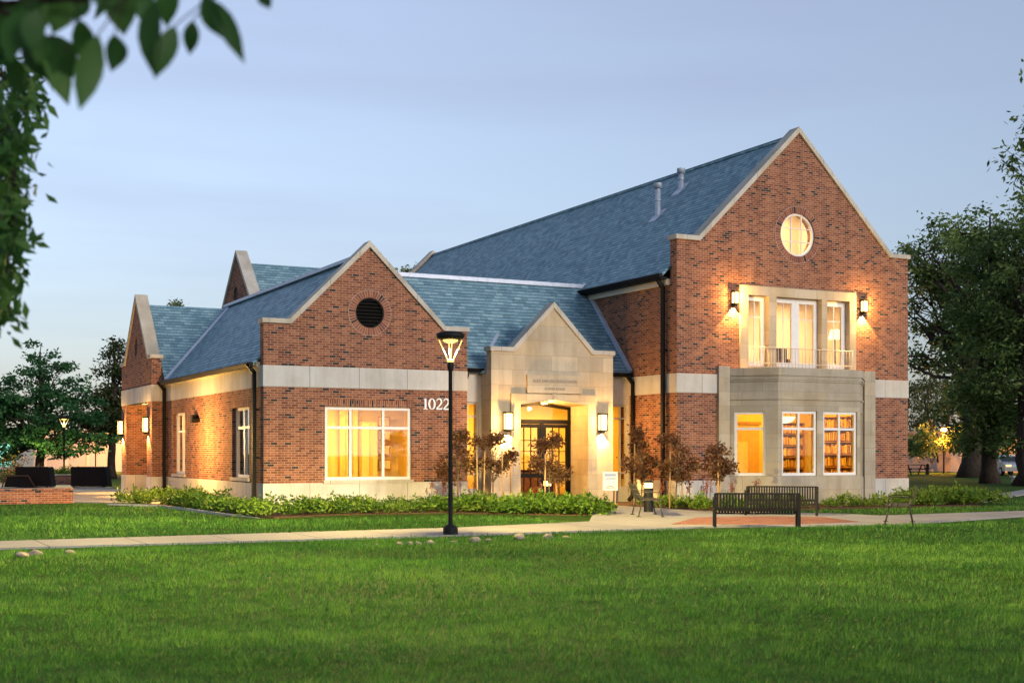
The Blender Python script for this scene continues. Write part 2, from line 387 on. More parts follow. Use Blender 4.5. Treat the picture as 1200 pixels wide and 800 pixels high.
M['carpaint'] = simple("silver_car_paint", (0.42,0.43,0.45), 0.25, 0.6, 0.6, 0.03)
M['tyre'] = simple("tyre_rubber", (0.02,0.02,0.02), 0.8, 0.2)
M['darkglass'] = simple("dark_car_glass", (0.015,0.018,0.02), 0.08, 0.6)
M['tail'] = glow("car_lamp", (1.0, 0.55, 0.2), 1.0)
M['signblue'] = simple("pale_blue_print", (0.24,0.31,0.50), 0.7, 0.2, 0, 0.04)

WARM = (1.0, 0.55, 0.15)

# ------------------------------------------------------------------ planes and wall tools
class Pl:                                   # a wall plane: u runs along it, v up, d into the building
    def __init__(s, o, u, n): s.o = Vector((o[0], o[1], 0)); s.u = Vector((u[0], u[1], 0)).normalized(); s.n = Vector((n[0], n[1], 0)).normalized()
    def P(s, u, v, d=0.0): return s.o + s.u*u - s.n*d + Vector((0, 0, v))
def pbox(mb, pl, u0, u1, v0, v1, d0, d1, tint=0.5):
    mb.hexa([pl.P(u0,v0,d0), pl.P(u1,v0,d0), pl.P(u1,v0,d1), pl.P(u0,v0,d1), pl.P(u0,v1,d0), pl.P(u1,v1,d0), pl.P(u1,v1,d1), pl.P(u0,v1,d1)], tint)
def wall(mb, pl, outer, holes=(), d0=0.0, d1=0.3):
    loops = [outer] + list(holes)
    flat = [p for l in loops for p in l]; N = len(flat)
    tris = tessellate_polygon([[Vector((p[0], p[1], 0)) for p in l] for l in loops])
    V = [pl.P(a, b, d0) for a, b in flat] + [pl.P(a, b, d1) for a, b in flat]
    F = [tuple(t) for t in tris] + [tuple(i+N for i in t)[::-1] for t in tris]
    b = 0
    for l in loops:
        n = len(l)
        for i in range(n): j = (i+1) % n; F.append((b+i, b+j, N+b+j, N+b+i))
        b += n
    mb.add(V, F)
def rect(u0, u1, v0, v1): return [(u0,v0),(u1,v0),(u1,v1),(u0,v1)]
def circ(cu, cv, r, n=40): return [(cu + r*math.cos(2*math.pi*k/n), cv + r*math.sin(2*math.pi*k/n)) for k in range(n)]
def strip_along(mb, pl, line, th, d0, d1):        # a coping: the polyline thickened upwards with mitred joints
    n = len(line); up = []
    for i in range(n):
        a = line[max(i-1,0)]; b = line[i]; c = line[min(i+1,n-1)]
        def nrm(p, q):
            dx, dy = q[0]-p[0], q[1]-p[1]; l = math.hypot(dx, dy); return (-dy/l, dx/l)
        n1 = nrm(a, b) if i > 0 else nrm(b, c); n2 = nrm(b, c) if i < n-1 else n1
        mx_, my_ = n1[0]+n2[0], n1[1]+n2[1]; k = th / max(1e-6, (mx_*n1[0] + my_*n1[1])); up.append((b[0]+mx_*k, b[1]+my_*k))
    for i in range(n-1):
        q = [line[i], line[i+1], up[i+1], up[i]]
        mb.hexa([pl.P(a, b, d0) for a, b in q] + [pl.P(a, b, d1) for a, b in q])
def window(parent, pl, u0, u1, v0, v1, mull=(), trans=(), d=0.10, fw=0.085, mw=0.075, name='window', mat=None, sill=None, thin=(), thinh=(), label=None):
    mat = mat or M['white']; mb = MB(); t = 0.09
    pbox(mb, pl, u0, u0+fw, v0, v1, d, d+t); pbox(mb, pl, u1-fw, u1, v0, v1, d, d+t)
    pbox(mb, pl, u0+fw, u1-fw, v0, v0+fw, d, d+t); pbox(mb, pl, u0+fw, u1-fw, v1-fw, v1, d, d+t)
    for m_ in mull: pbox(mb, pl, m_-mw/2, m_+mw/2, v0+fw, v1-fw, d+0.004, d+t-0.004)
    for q in trans: pbox(mb, pl, u0+fw, u1-fw, q-mw/2, q+mw/2, d+0.007, d+t-0.007)
    for m_ in thin: pbox(mb, pl, m_-0.014, m_+0.014, v0+fw, v1-fw, d+0.030, d+0.060)
    for q in thinh: pbox(mb, pl, u0+fw, u1-fw, q-0.014, q+0.014, d+0.032, d+0.058)
    wo = mb.build(name, mat, parent, label)
    g = MB(); g.add([pl.P(u0+fw, v0+fw, d+0.05), pl.P(u1-fw, v0+fw, d+0.05), pl.P(u1-fw, v1-fw, d+0.05), pl.P(u0+fw, v1-fw, d+0.05)], [(0,1,2,3)])
    g.build('pane', M['glass'], wo)
    if sill:
        s_ = MB(); pbox(s_, pl, u0-sill, u1+sill, v0-0.095, v0, -0.06, 0.15); s_.build('sill', M['coping'], wo)
    return wo
def slab(mb, a, b, c, d, th=0.10):        # a roof slope from four corners
    P = [Vector(q) for q in (a, b, c, d)]; Q = [p - Vector((0, 0, th)) for p in P]; mb.hexa(Q + P)
def downspout(parent, pl, u, ztop, zbot=0.06, d=-0.09, kick=True):
    mb = MB(); w_ = 0.055
    pbox(mb, pl, u-w_, u+w_, zbot+0.16, ztop-0.22, d-0.09, d+0.02)
    mb.bar(pl.P(u, ztop, d-0.24), pl.P(u, ztop-0.26, d-0.035), 0.11, 0.11)
    if kick: mb.bar(pl.P(u, zbot+0.18, d-0.035), pl.P(u, zbot, d-0.20), 0.11, 0.10)
    for q in (ztop*0.35, ztop*0.68): pbox(mb, pl, u-w_-0.02, u+w_+0.02, q, q+0.05, d-0.095, d+0.09)
    mb.build('downspout', M['bronze'], parent)
def gutter(parent, a, b, outn):
    mb = MB(); o_ = Vector((outn[0], outn[1], 0)); a = Vector(a); b = Vector(b); z = Vector((0,0,1))
    prof = [(0.0, 0.0), (0.09, 0.0), (0.14, 0.10), (0.14, 0.13), (0.0, 0.13)]
    V = [p + o_*x + z*y for p in (a, b) for x, y in prof]; n = 5
    mb.add(V, [(i, (i+1)%n, n+(i+1)%n, n+i) for i in range(n)] + [tuple(range(n))[::-1], tuple(range(n, 2*n))])
    mb.build('gutter', M['bronze'], parent)

# ================================================================== THE GROUND
def lawn_h(x, y):
    """rolling front lawn: a low crest along the line of stones, falling towards the camera"""
    x = np.asarray(x, float); y = np.asarray(y, float)
    crest = 0.07*np.exp(-((y-20.6)/1.1)**2)
    t = np.clip((20.6-y)/9.0, 0, 1); fall = -0.16*t*t*(3-2*t)
    bumps = (0.018*np.sin(x*0.9+y*0.5) + 0.015*np.sin(x*0.37-y*1.3+2) + 0.010*np.sin(x*2.1+1.1)*np.sin(y*1.7))
    fade = np.clip((22.3-y)/2.0, 0, 1); nearx = np.clip((60-np.abs(x-10))/20, 0, 1)
    return (crest + fall + bumps*1.2)*fade*nearx - 0.012

xs = np.concatenate([[-1500,-500,-150,-60], np.arange(-20, 46, 0.6), [60, 100, 200, 600, 1500]])
ys = np.concatenate([[-600,-150,-50,-10], np.arange(0, 23.4, 0.4), np.arange(24, 60, 3), [80, 120, 200, 400, 900, 1800]])
GX, GY = np.meshgrid(xs, ys); GZ = lawn_h(GX, GY)
mb = MB(); nx_, ny_ = len(xs), len(ys)
mb.add(list(zip(GX.ravel(), GY.ravel(), GZ.ravel())), [(j*nx_+i, j*nx_+i+1, (j+1)*nx_+i+1, (j+1)*nx_+i) for j in range(ny_-1) for i in range(nx_-1)], 0.5, True)
structure('lawn', mb, M['lawn'])

def sheet(name, pts, z, mat, th=0.05):
    mb = MB(); n = len(pts)
    tris = tessellate_polygon([[Vector((p[0], p[1], 0)) for p in pts]])
    V = [(p[0], p[1], z) for p in pts] + [(p[0], p[1], z-th) for p in pts]
    mb.add(V, [tuple(t) for t in tris] + [(i, (i+1)%n, n+(i+1)%n, n+i) for i in range(n)])
    return structure(name, mb, mat)
# front walk along the building, its plaza and the branch to the doors
sheet('footpath', [(-40,23.45),(2.4,23.38),(10.4,23.02),(15.8,23.1),(16.6,23.25),(21.2,22.1),(26.4,23.5),(60,30.0),(60,32.2),(29,25.6),(23.5,25.3),(23.4,26.6),(22.2,28.0),(21.0,29.3),(21.05,36.9),(18.6,36.9),(18.4,31.6),(17.2,28.9),(15.5,26.2),(11.6,25.35),(2.63,25.2),(-40,25.5)], 0.022, M['concrete'])
sheet('brick_plaza', [(16.45,24.25),(18.9,22.95),(20.9,23.15),(21.6,25.2),(20.4,26.2),(18.7,26.5)], 0.028, M['paver'], 0.02)
sheet('side_path', [(33.0,31.9),(33.3,31.0),(80,62.0),(80,63.4)], 0.018, M['concrete'])
sheet('patio', [(-30,44.0),(5.0,44.0),(6.9,44.4),(9.0,41.5),(9.9,44.5),(10.0,48),(11.4,48),(11.4,54.5),(10.5,76),(-30,76)], 0.020, M['concrete'])
sheet('planting_bed', [(7.3,41.0),(8.7,39.6),(8.9,37.2),(9.0,33.5),(9.6,31.5),(11.6,32.4),(14.5,32.2),(16.6,29.6),(17.4,29.0),(18.35,31.6),(18.58,35.7),(10.66,35.88),(10.66,48.0),(9.95,48.0),(9.6,44.3),(8.8,41.3)], 0.014, M['mulch'])
sheet('planting_bed.001', [(21.08,33.0),(21.2,30.0),(22.5,28.9),(25.6,29.4),(30.9,28.9),(33.0,31.0),(33.0,34.0),(23.06,33.68),(23.0,36.3),(21.08,36.3)], 0.014, M['mulch'])
kb = MB(); kp = [(7.4,41.2),(8.55,39.5),(8.75,37.2),(8.85,35.0),(9.05,33.2),(9.5,31.4)]
for k, (a, b) in enumerate(zip(kp, kp[1:])): kb.bar((a[0],a[1],0.02-0.012*max(0,k-2)), (b[0],b[1],0.02-(0.012 if k < 4 else 0.03)*max(0,k-1)), 0.09, 0.08)
structure('kerb', kb, M['kerb'])
sheet('road', [(40,72.0),(140,118),(140,140),(40,95)], 0.012, M['concrete'])

# ================================================================== THE BUILDING
H = empty('library_building', (20.0, 37.5, 0.0), 'red brick building with steep blue slate roofs, cream stone bands and glowing windows', 'building', world=True)
XW0, XW1, YW = 10.66, 16.96, 35.88
XB0, XB1, YB = 23.06, 32.54, 33.68
XE0, XE1, YE, YR = 17.68, 22.0, 35.70, 36.39
Z0, Z1, Z2 = 0.74, 3.47, 4.06
pWF = Pl((0, YW), (1, 0), (0, -1)); pWL = Pl((XW0, 0), (0, 1), (-1, 0))
pBF = Pl((0, YB), (1, 0), (0, -1)); pBL = Pl((XB0, 0), (0, 1), (-1, 0)); pBR = Pl((XB1, 0), (0, 1), (1, 0))
pEF = Pl((0, YE), (1, 0), (0, -1)); pR = Pl((0, YR), (1, 0), (0, -1))

# ---- left wing, front gable
WX = (XW0+XW1)/2
gw = [(XW0,0),(XW1,0),(XW1,5.25),(XW1-0.79,5.25),(WX,7.58),(XW0+0.79,5.25),(XW0,5.25)]
mb = MB(); wall(mb, pWF, gw, [rect(12.46,15.13,0.82,2.93), circ(13.83,5.67,0.44)], 0, 0.34)
mb.build('wall', M['brick'], H, recalc=True)
mb = MB(); strip_along(mb, pWF, [(XW0-0.05,5.25),(XW0+0.79,5.25),(WX,7.58),(XW1-0.79,5.25),(XW1+0.05,5.25)], 0.13, -0.07, 0.40)
mb.build('coping', M['coping'], H, recalc=True)
def pieces(name, mat, *bs):
    for b in bs: mb_ = MB(); pbox(mb_, *b); mb_.build(name, mat, H)
pieces('stone_band', M['cast'], (pWF, XW0-0.02, XW1+0.004, Z1, Z2, -0.02, 0.36), (pWL, YW+0.362, 48.03, Z1, 4.02, -0.02, 0.1))
pieces('stone_base', M['cast'], (pWF, XW0-0.022, XW1+0.004, 0, Z0, -0.025, 0.36), (pWL, YW+0.362, 48.03, 0, Z0, -0.025, 0.1))
window(H, pWF, 12.46, 15.13, 0.82, 2.93, (13.25, 14.27), (2.33,), d=0.06, sill=0.06)
mb = MB(); pbox(mb, pWF, 12.46, 15.13, 2.932, 3.13, -0.003, 0.1); mb.build('lintel', M['soldier'], H)
def ring(parent, pl, cu, cv, r0, r1, n, seed):
    rg = random.Random(seed); mb = MB()
    for k in range(n):
        a0 = 2*math.pi*(k+0.07)/n; a1 = 2*math.pi*(k+0.93)/n
        q = [(cu+r0*math.cos(a0), cv+r0*math.sin(a0)), (cu+r1*math.cos(a0), cv+r1*math.sin(a0)), (cu+r1*math.cos(a1), cv+r1*math.sin(a1)), (cu+r0*math.cos(a1), cv+r0*math.sin(a1))]
        mb.hexa([pl.P(a, b, -0.008) for a, b in q] + [pl.P(a, b, 0.1) for a, b in q], rg.random())
    o_ = mb.build('brick_ring', M['ringbrick'], parent)
    mm = MB(); wall(mm, pl, circ(cu, cv, r1+0.012), [circ(cu, cv, r0)], -0.004, 0.09); mm.build('mortar_joint', M['mortar'], o_)
ring(H, pWF, 13.83, 5.67, 0.445, 0.655, 44, 3)
mb = MB()
for k in range(9):
    v = 5.67-0.40+k*0.10; hw = math.sqrt(max(0.0, 0.435**2-(v-5.67)**2))
    if hw > 0.05: mb.hexa([pWF.P(13.83-hw,v-0.045,0.06), pWF.P(13.83+hw,v-0.045,0.06), pWF.P(13.83+hw,v-0.03,0.06), pWF.P(13.83-hw,v-0.03,0.06), pWF.P(13.83-hw,v+0.045,0.17), pWF.P(13.83+hw,v+0.045,0.17), pWF.P(13.83+hw,v+0.06,0.17), pWF.P(13.83-hw,v+0.06,0.17)])
wall(mb, pWF, circ(13.83,5.67,0.438), [circ(13.83,5.67,0.405)], 0.03, 0.18)
ve = mb.build('louvre_vent', M['bronze'], H); mb = MB(); wall(mb, pWF, circ(13.83,5.67,0.43), [], 0.24, 0.26); mb.build('vent_backing', M['black'], ve)
# ---- 1022 in serif numerals
def numerals():
    mb = MB(); d0, d1 = -0.035, -0.01; x = 15.50; z = 2.89; h = 0.33
    def bar(a, b, w1): mb.bar(pWF.P(a[0], a[1], -0.022), pWF.P(b[0], b[1], -0.022), w1, 0.025, up=(0,-1,0))
    def poly(pts, ws):
        for (a, b), w1 in zip(zip(pts, pts[1:]), ws): bar(a, b, w1)
    # 1
    bar((x+0.075, z+0.01), (x+0.075, z+h), 0.052); bar((x+0.01, z+0.012), (x+0.14, z+0.012), 0.022); bar((x+0.02, z+h-0.045), (x+0.075, z+h-0.008), 0.022)
    # 0
    cx, cz, rx, rz = x+0.285, z+h/2, 0.088, h/2-0.012; N = 28
    for k in range(N):
        a = 2*math.pi*k/N; b = 2*math.pi*(k+1.15)/N; th = 0.020+0.040*abs(math.cos((a+b)/2))
        bar((cx+rx*math.cos(a), cz+rz*math.sin(a)), (cx+rx*math.cos(b), cz+rz*math.sin(b)), th)
    for x2 in (x+0.42, x+0.65):
        pts = []
        for k in range(11):
            a = R(165) - R(205)*k/10; pts.append((x2+0.095+0.078*math.cos(a), z+h-0.095+0.088*math.sin(a)))
        pts += [(x2+0.12, z+0.13), (x2+0.015, z+0.03)]
        poly(pts, [0.024,0.026,0.03,0.034,0.04,0.046,0.052,0.052,0.05,0.046,0.042,0.034])
        bar((x2+0.005, z+0.022), (x2+0.185, z+0.022), 0.042); bar((x2+0.185, z+0.01), (x2+0.198, z+0.075), 0.018)
    mb.build('house_number', M['numeral'], H)
numerals()

# ---- left wing, side wall
mb = MB(); wall(mb, pWL, [(YW+0.34,0),(48.03,0),(48.03,4.16),(YW+0.34,4.16)], [rect(37.33,39.17,0.87,2.95), rect(45.16,46.95,0.87,3.0)], 0, 0.34); mb.build('wall', M['brick'], H, recalc=True)
for a, b, t in ((37.33,39.17,2.95),(45.16,46.95,3.0)):
    window(H, pWL, a, b, 0.87, t, ((a+b)/2,), (2.35,), d=0.12, sill=0.05)
    mb = MB(); pbox(mb, pWL, a-0.05, b+0.05, t+0.002, t+0.2, -0.003, 0.1); mb.build('lintel', M['soldier'], H)
mb = MB(); pbox(mb, pWL, YW+0.345, 48.03, 4.021, 4.17, -0.10, 0.1); mb.build('cornice', M['cream'], H)
downspout(H, pWL, YW+0.52, 4.12); downspout(H, pWL, 47.8, 4.12)
gutter(H, (XW0-0.20, YW+0.345, 4.03), (XW0-0.20, 48.02, 4.03), (-1, 0))
# ---- wing roof
SW = 0.965; RW = 7.40
def zw(x): return RW - abs(x-WX)*SW
mb = MB()
slab(mb, (XW0-0.22, YW+0.35, zw(XW0-0.22)), (WX, YW+0.35, RW), (WX, 52.0, RW), (XW0-0.22, 52.0, zw(XW0-0.22)))
slab(mb, (WX+0.001, YW+0.35, RW), (XW1+0.22, YW+0.35, zw(XW1+0.22)), (XW1+0.22, 40.0, zw(XW1+0.22)), (WX+0.001, 40.0, RW))
slab(mb, (WX+0.001, 40.0, RW), (XW1-0.9, 40.0, zw(XW1-0.9)), (XW1-0.9, 52.0, zw(XW1-0.9)), (WX+0.001, 52.0, RW))
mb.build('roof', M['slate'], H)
mb = MB(); mb.bar((WX-0.07, YW+0.4, RW-0.03), (WX-0.07, 51.2, RW-0.03), 0.30, 0.10); mb.build('ridge_cap', M['flash'], H)
# ---- left cross gable with the porch
XC = 10.14; pC = Pl((XC, 0), (0, 1), (-1, 0)); CG = 50.7; CA, CB = 48.03, 53.6
pCF = Pl((0, CA), (1, 0), (0, -1))
mb = MB(); wall(mb, pC, [(CA,3.47),(CB,3.47),(CB,5.02),(CG+2.15,5.02),(CG,7.4),(CG-2.15,5.02),(CA,5.02)], [circ(CG+0.2,5.62,0.36)], 0, 0.34)
wall(mb, pC, [(CA,0),(CA+0.85,0),(CA+0.85,3.47),(CA,3.47)], [], 0, 1.4); wall(mb, pC, [(CB-0.9,0),(CB,0),(CB,3.47),(CB-0.9,3.47)], [], 0, 1.4)
mb.box(XC+0.342, CA, 3.47, XW0+0.3, CA+0.3, 4.6); mb.box(XC+1.4, CA, 0, XC+1.7, CB, 3.47)
mb.box(XC+0.25, CB+0.002, 0, XC+1.2, CB+0.9, 4.6)
mb.build('wall', M['brick'], H, recalc=True)
mb = MB(); strip_along(mb, pC, [(CB+0.06,5.02),(CG+2.15,5.02),(CG,7.4),(CG-2.15,5.02),(CA-0.06,5.02)][::-1], 0.13, -0.07, 0.40); mb.build('coping', M['coping'], H, recalc=True)
mb = MB(); wall(mb, pC, circ(CG+0.2,5.62,0.36), [], 0.05, 0.10)
mb.build('louvre_vent', M['bronze'], H)
mb = MB(); pbox(mb, pC, CA-0.02, CB+0.01, Z1, Z2, -0.02, 0.3); mb.box(XC+0.305, CA-0.021, Z1, XW0-0.03, CA+0.1, Z2)
mb.box(XC+0.3, CA+0.1, Z1-0.001, XC+1.5, CB-0.1, Z1+0.1); mb.box(XC+0.2, CB+0.01, 4.5, XC+1.3, CB+0.95, 4.68); mb.build('stone_band', M['cast'], H)
pieces('stone_base', M['cast'], (pC, CA-0.022, CA+0.87, 0, Z0, -0.025, 1.3), (pC, CB-0.92, CB+0.022, 0, Z0, -0.025, 1.3))
RC = 7.22
mb = MB()
slab(mb, (XC+0.35, CA-0.55, RC-(CG-CA+0.55)*0.93), (WX-0.2, CA-0.55, RC-(CG-CA+0.55)*0.93), (WX-0.2, CG, RC), (XC+0.35, CG, RC))
slab(mb, (XC+0.35, CG+0.001, RC), (WX-0.2, CG+0.001, RC), (WX-0.2, CB+0.4, RC-(CB+0.4-CG)*0.93), (XC+0.35, CB+0.4, RC-(CB+0.4-CG)*0.93))
mb.build('roof', M['slate'], H)
mb = MB(); mb.bar((XW0-0.16, CA-0.62, 4.23), (WX-0.15, CG-0.02, RC+0.06), 0.13, 0.05); mb.build('valley_flashing', M['flash'], H)
# porch door and its glow
mb = MB(); mb.box(XC+1.36, 49.3, 0.05, XC+1.395, 49.42, 2.7); mb.box(XC+1.36, 50.55, 0.05, XC+1.395, 50.67, 2.7); mb.box(XC+1.36, 49.42, 2.55, XC+1.395, 50.55, 2.7); mb.box(XC+1.37, 49.42, 0.05, XC+1.39, 50.55, 0.9)
for k in (49.75, 50.1): mb.box(XC+1.37, k, 0.9, XC+1.39, k+0.04, 2.55)
dr = mb.build('door', M['wood'], H); mb = MB(); mb.box(XC+1.375, 49.43, 0.91, XC+1.38, 50.54, 2.54); mb.build('pane', M['curtain'], dr)

# ---- rear gable, higher and further back
XG = 14.6; YG = 52.9; pG = Pl((XG, 0), (0, 1), (-1, 0))
mb = MB(); wall(mb, pG, [(YG-4,0),(YG+4,0),(YG+4,5.7),(YG,9.68),(YG-4,5.7)], [circ(YG+0.2,8.05,0.34)], 0, 0.34); mb.box(XG+0.35, YG-3.7, 0, 23, YG+3.7, 5.5)
mb.build('wall', M['brick'], H, recalc=True)
mb = MB(); strip_along(mb, pG, [(YG+4,5.7),(YG,9.68),(YG-4,5.7)][::-1], 0.14, -0.07, 0.42); mb.build('coping', M['coping'], H, recalc=True)
mb = MB(); wall(mb, pG, circ(YG+0.2,8.05,0.34), [], 0.05, 0.10); mb.build('louvre_vent', M['bronze'], H)
mb = MB()
slab(mb, (XG+0.35,YG-4.1,5.35),(20.5,YG-4.1,5.35),(20.5,YG,9.38),(XG+0.35,YG,9.38)); slab(mb, (XG+0.35,YG+0.001,9.38),(20.5,YG+0.001,9.38),(20.5,YG+4.1,5.35),(XG+0.35,YG+4.1,5.35))
mb.build('roof', M['slate'], H)

# ---- middle range: recessed walls with tall sidelights, main ridge
mb = MB(); wall(mb, pR, rect(XW1, 17.8, 0, 4.1), [rect(17.0,17.60,0.45,3.16)], 0, 0.25); mb.build('wall', M['cream'], H, recalc=True); mb = MB(); wall(mb, pR, rect(21.9, XB0, 0, 4.1), [rect(22.05,23.0,0.45,3.16)], 0, 0.25)
mb.build('wall', M['cream'], H, recalc=True)
window(H, pR, 17.0, 17.60, 0.45, 3.16, (), (2.72,0.95), d=0.06, fw=0.06, mw=0.05, mat=M['cream'])
window(H, pR, 22.05, 23.0, 0.45, 3.16, (22.75,), (2.72,0.95), d=0.06, fw=0.06, mw=0.05, mat=M['cream'])
gutter(H, (XW1+0.05, YR-0.10, 4.06), (XE0, YR-0.10, 4.06), (0,-1)); gutter(H, (XE1, YR-0.10, 4.06), (XB0-0.03, YR-0.10, 4.06), (0,-1))
SM = 1.05; ZM = 4.15; YM = 39.25; RM = ZM + (YM-(YR-0.17))*SM
mb = MB()
slab(mb, (WX, YR-0.17, ZM), (XB0-0.004, YR-0.17, ZM), (XB0-0.004, YM, RM), (WX, YM, RM)); slab(mb, (WX, YM+0.001, RM), (XB0-0.004, YM+0.001, RM), (XB0-0.004, 42.4, 4.0), (WX, 42.4, 4.0))
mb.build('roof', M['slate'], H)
mb = MB(); mb.box(WX+1.2, YM-0.10, RM-0.06, XB0-0.01, YM+0.35, RM+0.07); mb.build('ridge_cap', M['flash'], H)
mb = MB(); mb.bar((XB0-0.05, YR-0.14, ZM+0.09), (XB0-0.05, YM, RM+0.09), 0.10, 0.12); mb.build('step_flashing', M['flash'], H)
mb = MB(); mb.lathe([(0.20,0),(0.20,0.22),(0.30,0.25),(0.30,0.36),(0.10,0.44)], (19.6, YM+0.9, RM-0.75)); mb.build('roof_vent', M['galv'], H)
downspout(H, pBL, YR-0.30, 4.1, d=-0.02)
downspout(H, pR, XW1+0.12, 4.0, d=0.0, kick=False)

# ---- limestone entry bay
EX = (XE0+XE1)/2
op = [(18.65,0.0),(21.05,0.0),(21.05,3.09),(EX,3.25),(18.65,3.09)]
mb = MB(); wall(mb, pEF, [(XE0,0),(XE1,0),(XE1,4.70),(XE1-0.78,4.70),(EX,6.10),(XE0+0.78,4.70),(XE0,4.70)], [op], 0, 0.34)
op2 = [(18.645,0.0),(21.055,0.0),(21.055,3.085),(EX,3.245),(18.645,3.085)]
wall(mb, pEF, [(XE0+0.003,0),(18.645,0),(18.645,3.085),(EX,3.245),(21.055,3.085),(21.055,0),(XE1-0.003,0),(XE1-0.003,4.2),(XE0+0.003,4.2)], [], 0.342, 1.25)
mb.build('wall', M['limestone'], H, recalc=True)
mb = MB(); strip_along(mb, pEF, [(XE0-0.05,4.70),(XE0+0.78,4.70),(EX,6.10),(XE1-0.78,4.70),(XE1+0.05,4.70)], 0.13, -0.06, 0.40); mb.build('coping', M['coping'], H, recalc=True)
mb = MB(); wall(mb, pEF, [(18.33,0),(18.65,0),(18.65,3.09),(EX,3.25),(21.05,3.09),(21.05,0),(21.37,0),(21.37,3.41),(18.33,3.41)], [], -0.07, -0.002)
sr = mb.build('door_surround', M['limestone'], H, recalc=True)
mb = MB(); mb.hexa([pEF.P(EX-0.05,3.25,-0.10),pEF.P(EX+0.05,3.25,-0.10),pEF.P(EX+0.09,3.43,-0.10),pEF.P(EX-0.09,3.43,-0.10),pEF.P(EX-0.05,3.25,-0.06),pEF.P(EX+0.05,3.25,-0.06),pEF.P(EX+0.09,3.43,-0.06),pEF.P(EX-0.09,3.43,-0.06)]); mb.build('keystone', M['limestone'], sr)
mb = MB(); pbox(mb, pEF, 18.89, 20.81, 3.445, 4.0, -0.09, -0.002); pq = mb.build('name_plaque', M['limestone'], H)
def lettering(txt, u, v, size, pl, parent, mat, d, name='lettering', sx=1.0):
    c = bpy.data.curves.new(name, 'FONT'); c.body = txt; c.align_x = 'CENTER'; c.size = size; c.extrude = 0.003; c.space_character = 1.08
    o_ = bpy.data.objects.new(name, c); COL.objects.link(o_); bpy.context.view_layer.update()
    dg = bpy.context.evaluated_depsgraph_get(); me = bpy.data.meshes.new_from_object(o_.evaluated_get(dg)); bpy.data.objects.remove(o_)
    mb = MB(); mb.add([pl.P(u + p.co.x*sx, v + p.co.y, d - p.co.z) for p in me.vertices], [tuple(f.vertices) for f in me.polygons])
    return mb.build(name, mat, parent)
lettering("ALEX AND JERI VERESCHAGIN", EX, 3.765, 0.135, pEF, pq, M['incised'], -0.094, sx=0.80)
lettering("ALUMNI HOUSE", EX, 3.54, 0.115, pEF, pq, M['incised'], -0.094, sx=0.85)
mb = MB(); ER = 5.72
slab(mb, (XE0-0.1,YE+0.35,ER-2.26*0.72),(EX,YE+0.35,ER),(EX,YM-1.2,ER),(XE0-0.1,YR+0.1,ER-2.26*0.72)); slab(mb, (EX+0.001,YE+0.35,ER),(XE1+0.1,YE+0.35,ER-2.26*0.72),(XE1+0.1,YR+0.1,ER-2.26*0.72),(EX+0.001,YM-1.2,ER)); mb.build('roof', M['slate'], H)
mb = MB(); mb.bar((XE0+0.32,YR+0.30,4.62),(XE0+1.05,YR+0.98,5.36),0.09,0.08); mb.build('valley_flashing', M['flash'], H)
# doors
pD = Pl((0, 36.74), (1, 0), (0, -1)); mb = MB()
for a, b in ((18.655,19.02),(19.95,20.06),(20.97,21.045)): pbox(mb, pD, a, b, 0.02, 2.62, 0, 0.09)
pbox(mb, pD, 18.655, 21.045, 2.52, 2.66, -0.01, 0.10)
wall(mb, pD, [(18.656,2.66),(18.72,2.66),(18.72,2.98),(EX,3.12),(20.98,2.98),(20.98,2.66),(21.044,2.66),(21.044,3.06),(EX,3.21),(18.656,3.06)], [], 0.0, 0.09)
df = mb.build('door_frame', M['bronze'], H, recalc=True)
mb = MB(); mb.add([pD.P(18.7,2.66,0.05),pD.P(21.0,2.66,0.05),pD.P(21.0,3.03,0.05),pD.P(EX,3.18,0.05),pD.P(18.7,3.03,0.05)],[(0,1,2,3,4)]); mb.build('pane', M['glass'], df)
for a, b in ((19.03,19.945),(20.065,20.965)):
    mb = MB(); s_ = 0.085
    pbox(mb, pD, a, a+s_, 0.03, 2.51, 0.01, 0.07); pbox(mb, pD, b-s_, b, 0.03, 2.51, 0.01, 0.07)
    for v0, v1 in ((0.03,0.26),(0.82,0.95),(2.40,2.51)): pbox(mb, pD, a+s_, b-s_, v0, v1, 0.01, 0.07)
    for k in (1, 2): q = a+s_+(b-a-2*s_)*k/3; pbox(mb, pD, q-0.012, q+0.012, 0.26, 2.40, 0.02, 0.06)
    for q in (1.3, 1.65, 2.0): pbox(mb, pD, a+s_, b-s_, q-0.012, q+0.012, 0.022, 0.058)
    do = mb.build('door', M['bronze'], H); mb = MB(); mb.add([pD.P(a+s_,0.26,0.04),pD.P(b-s_,0.26,0.04),pD.P(b-s_,2.4,0.04),pD.P(a+s_,2.4,0.04)],[(0,1,2,3)]); mb.build('pane', M['glass'], do)
    hx = b-0.05 if a < 19.5 else a+0.05
    mb = MB(); mb.tube([pD.P(hx,0.95,-0.01),pD.P(hx,0.95,-0.06),pD.P(hx,1.4,-0.06),pD.P(hx,1.4,-0.01)],0.014,6); mb.build('handle', M['galv'], do)
mb = MB(); mb.lathe([(0.11,0),(0.11,0.05),(0.06,0.06)], (EX, 36.3, 3.13), 16); pl_ = mb.build('porch_light', M['led'], H)
lamp('porch_lamp', 'POINT', (XC+0.85, 50.9, 3.1), 42, WARM, H, shadow_soft_size=0.06)
mb = MB(); mb.lathe([(0.09,0),(0.11,0.05),(0.11,0.08)], (XC+0.85, 50.9, 3.385), 16); mb.build('porch_light', M['led'], H)
lamp('porch_lamp', 'POINT', (EX, 36.28, 3.02), 40, WARM, H, shadow_soft_size=0.06)

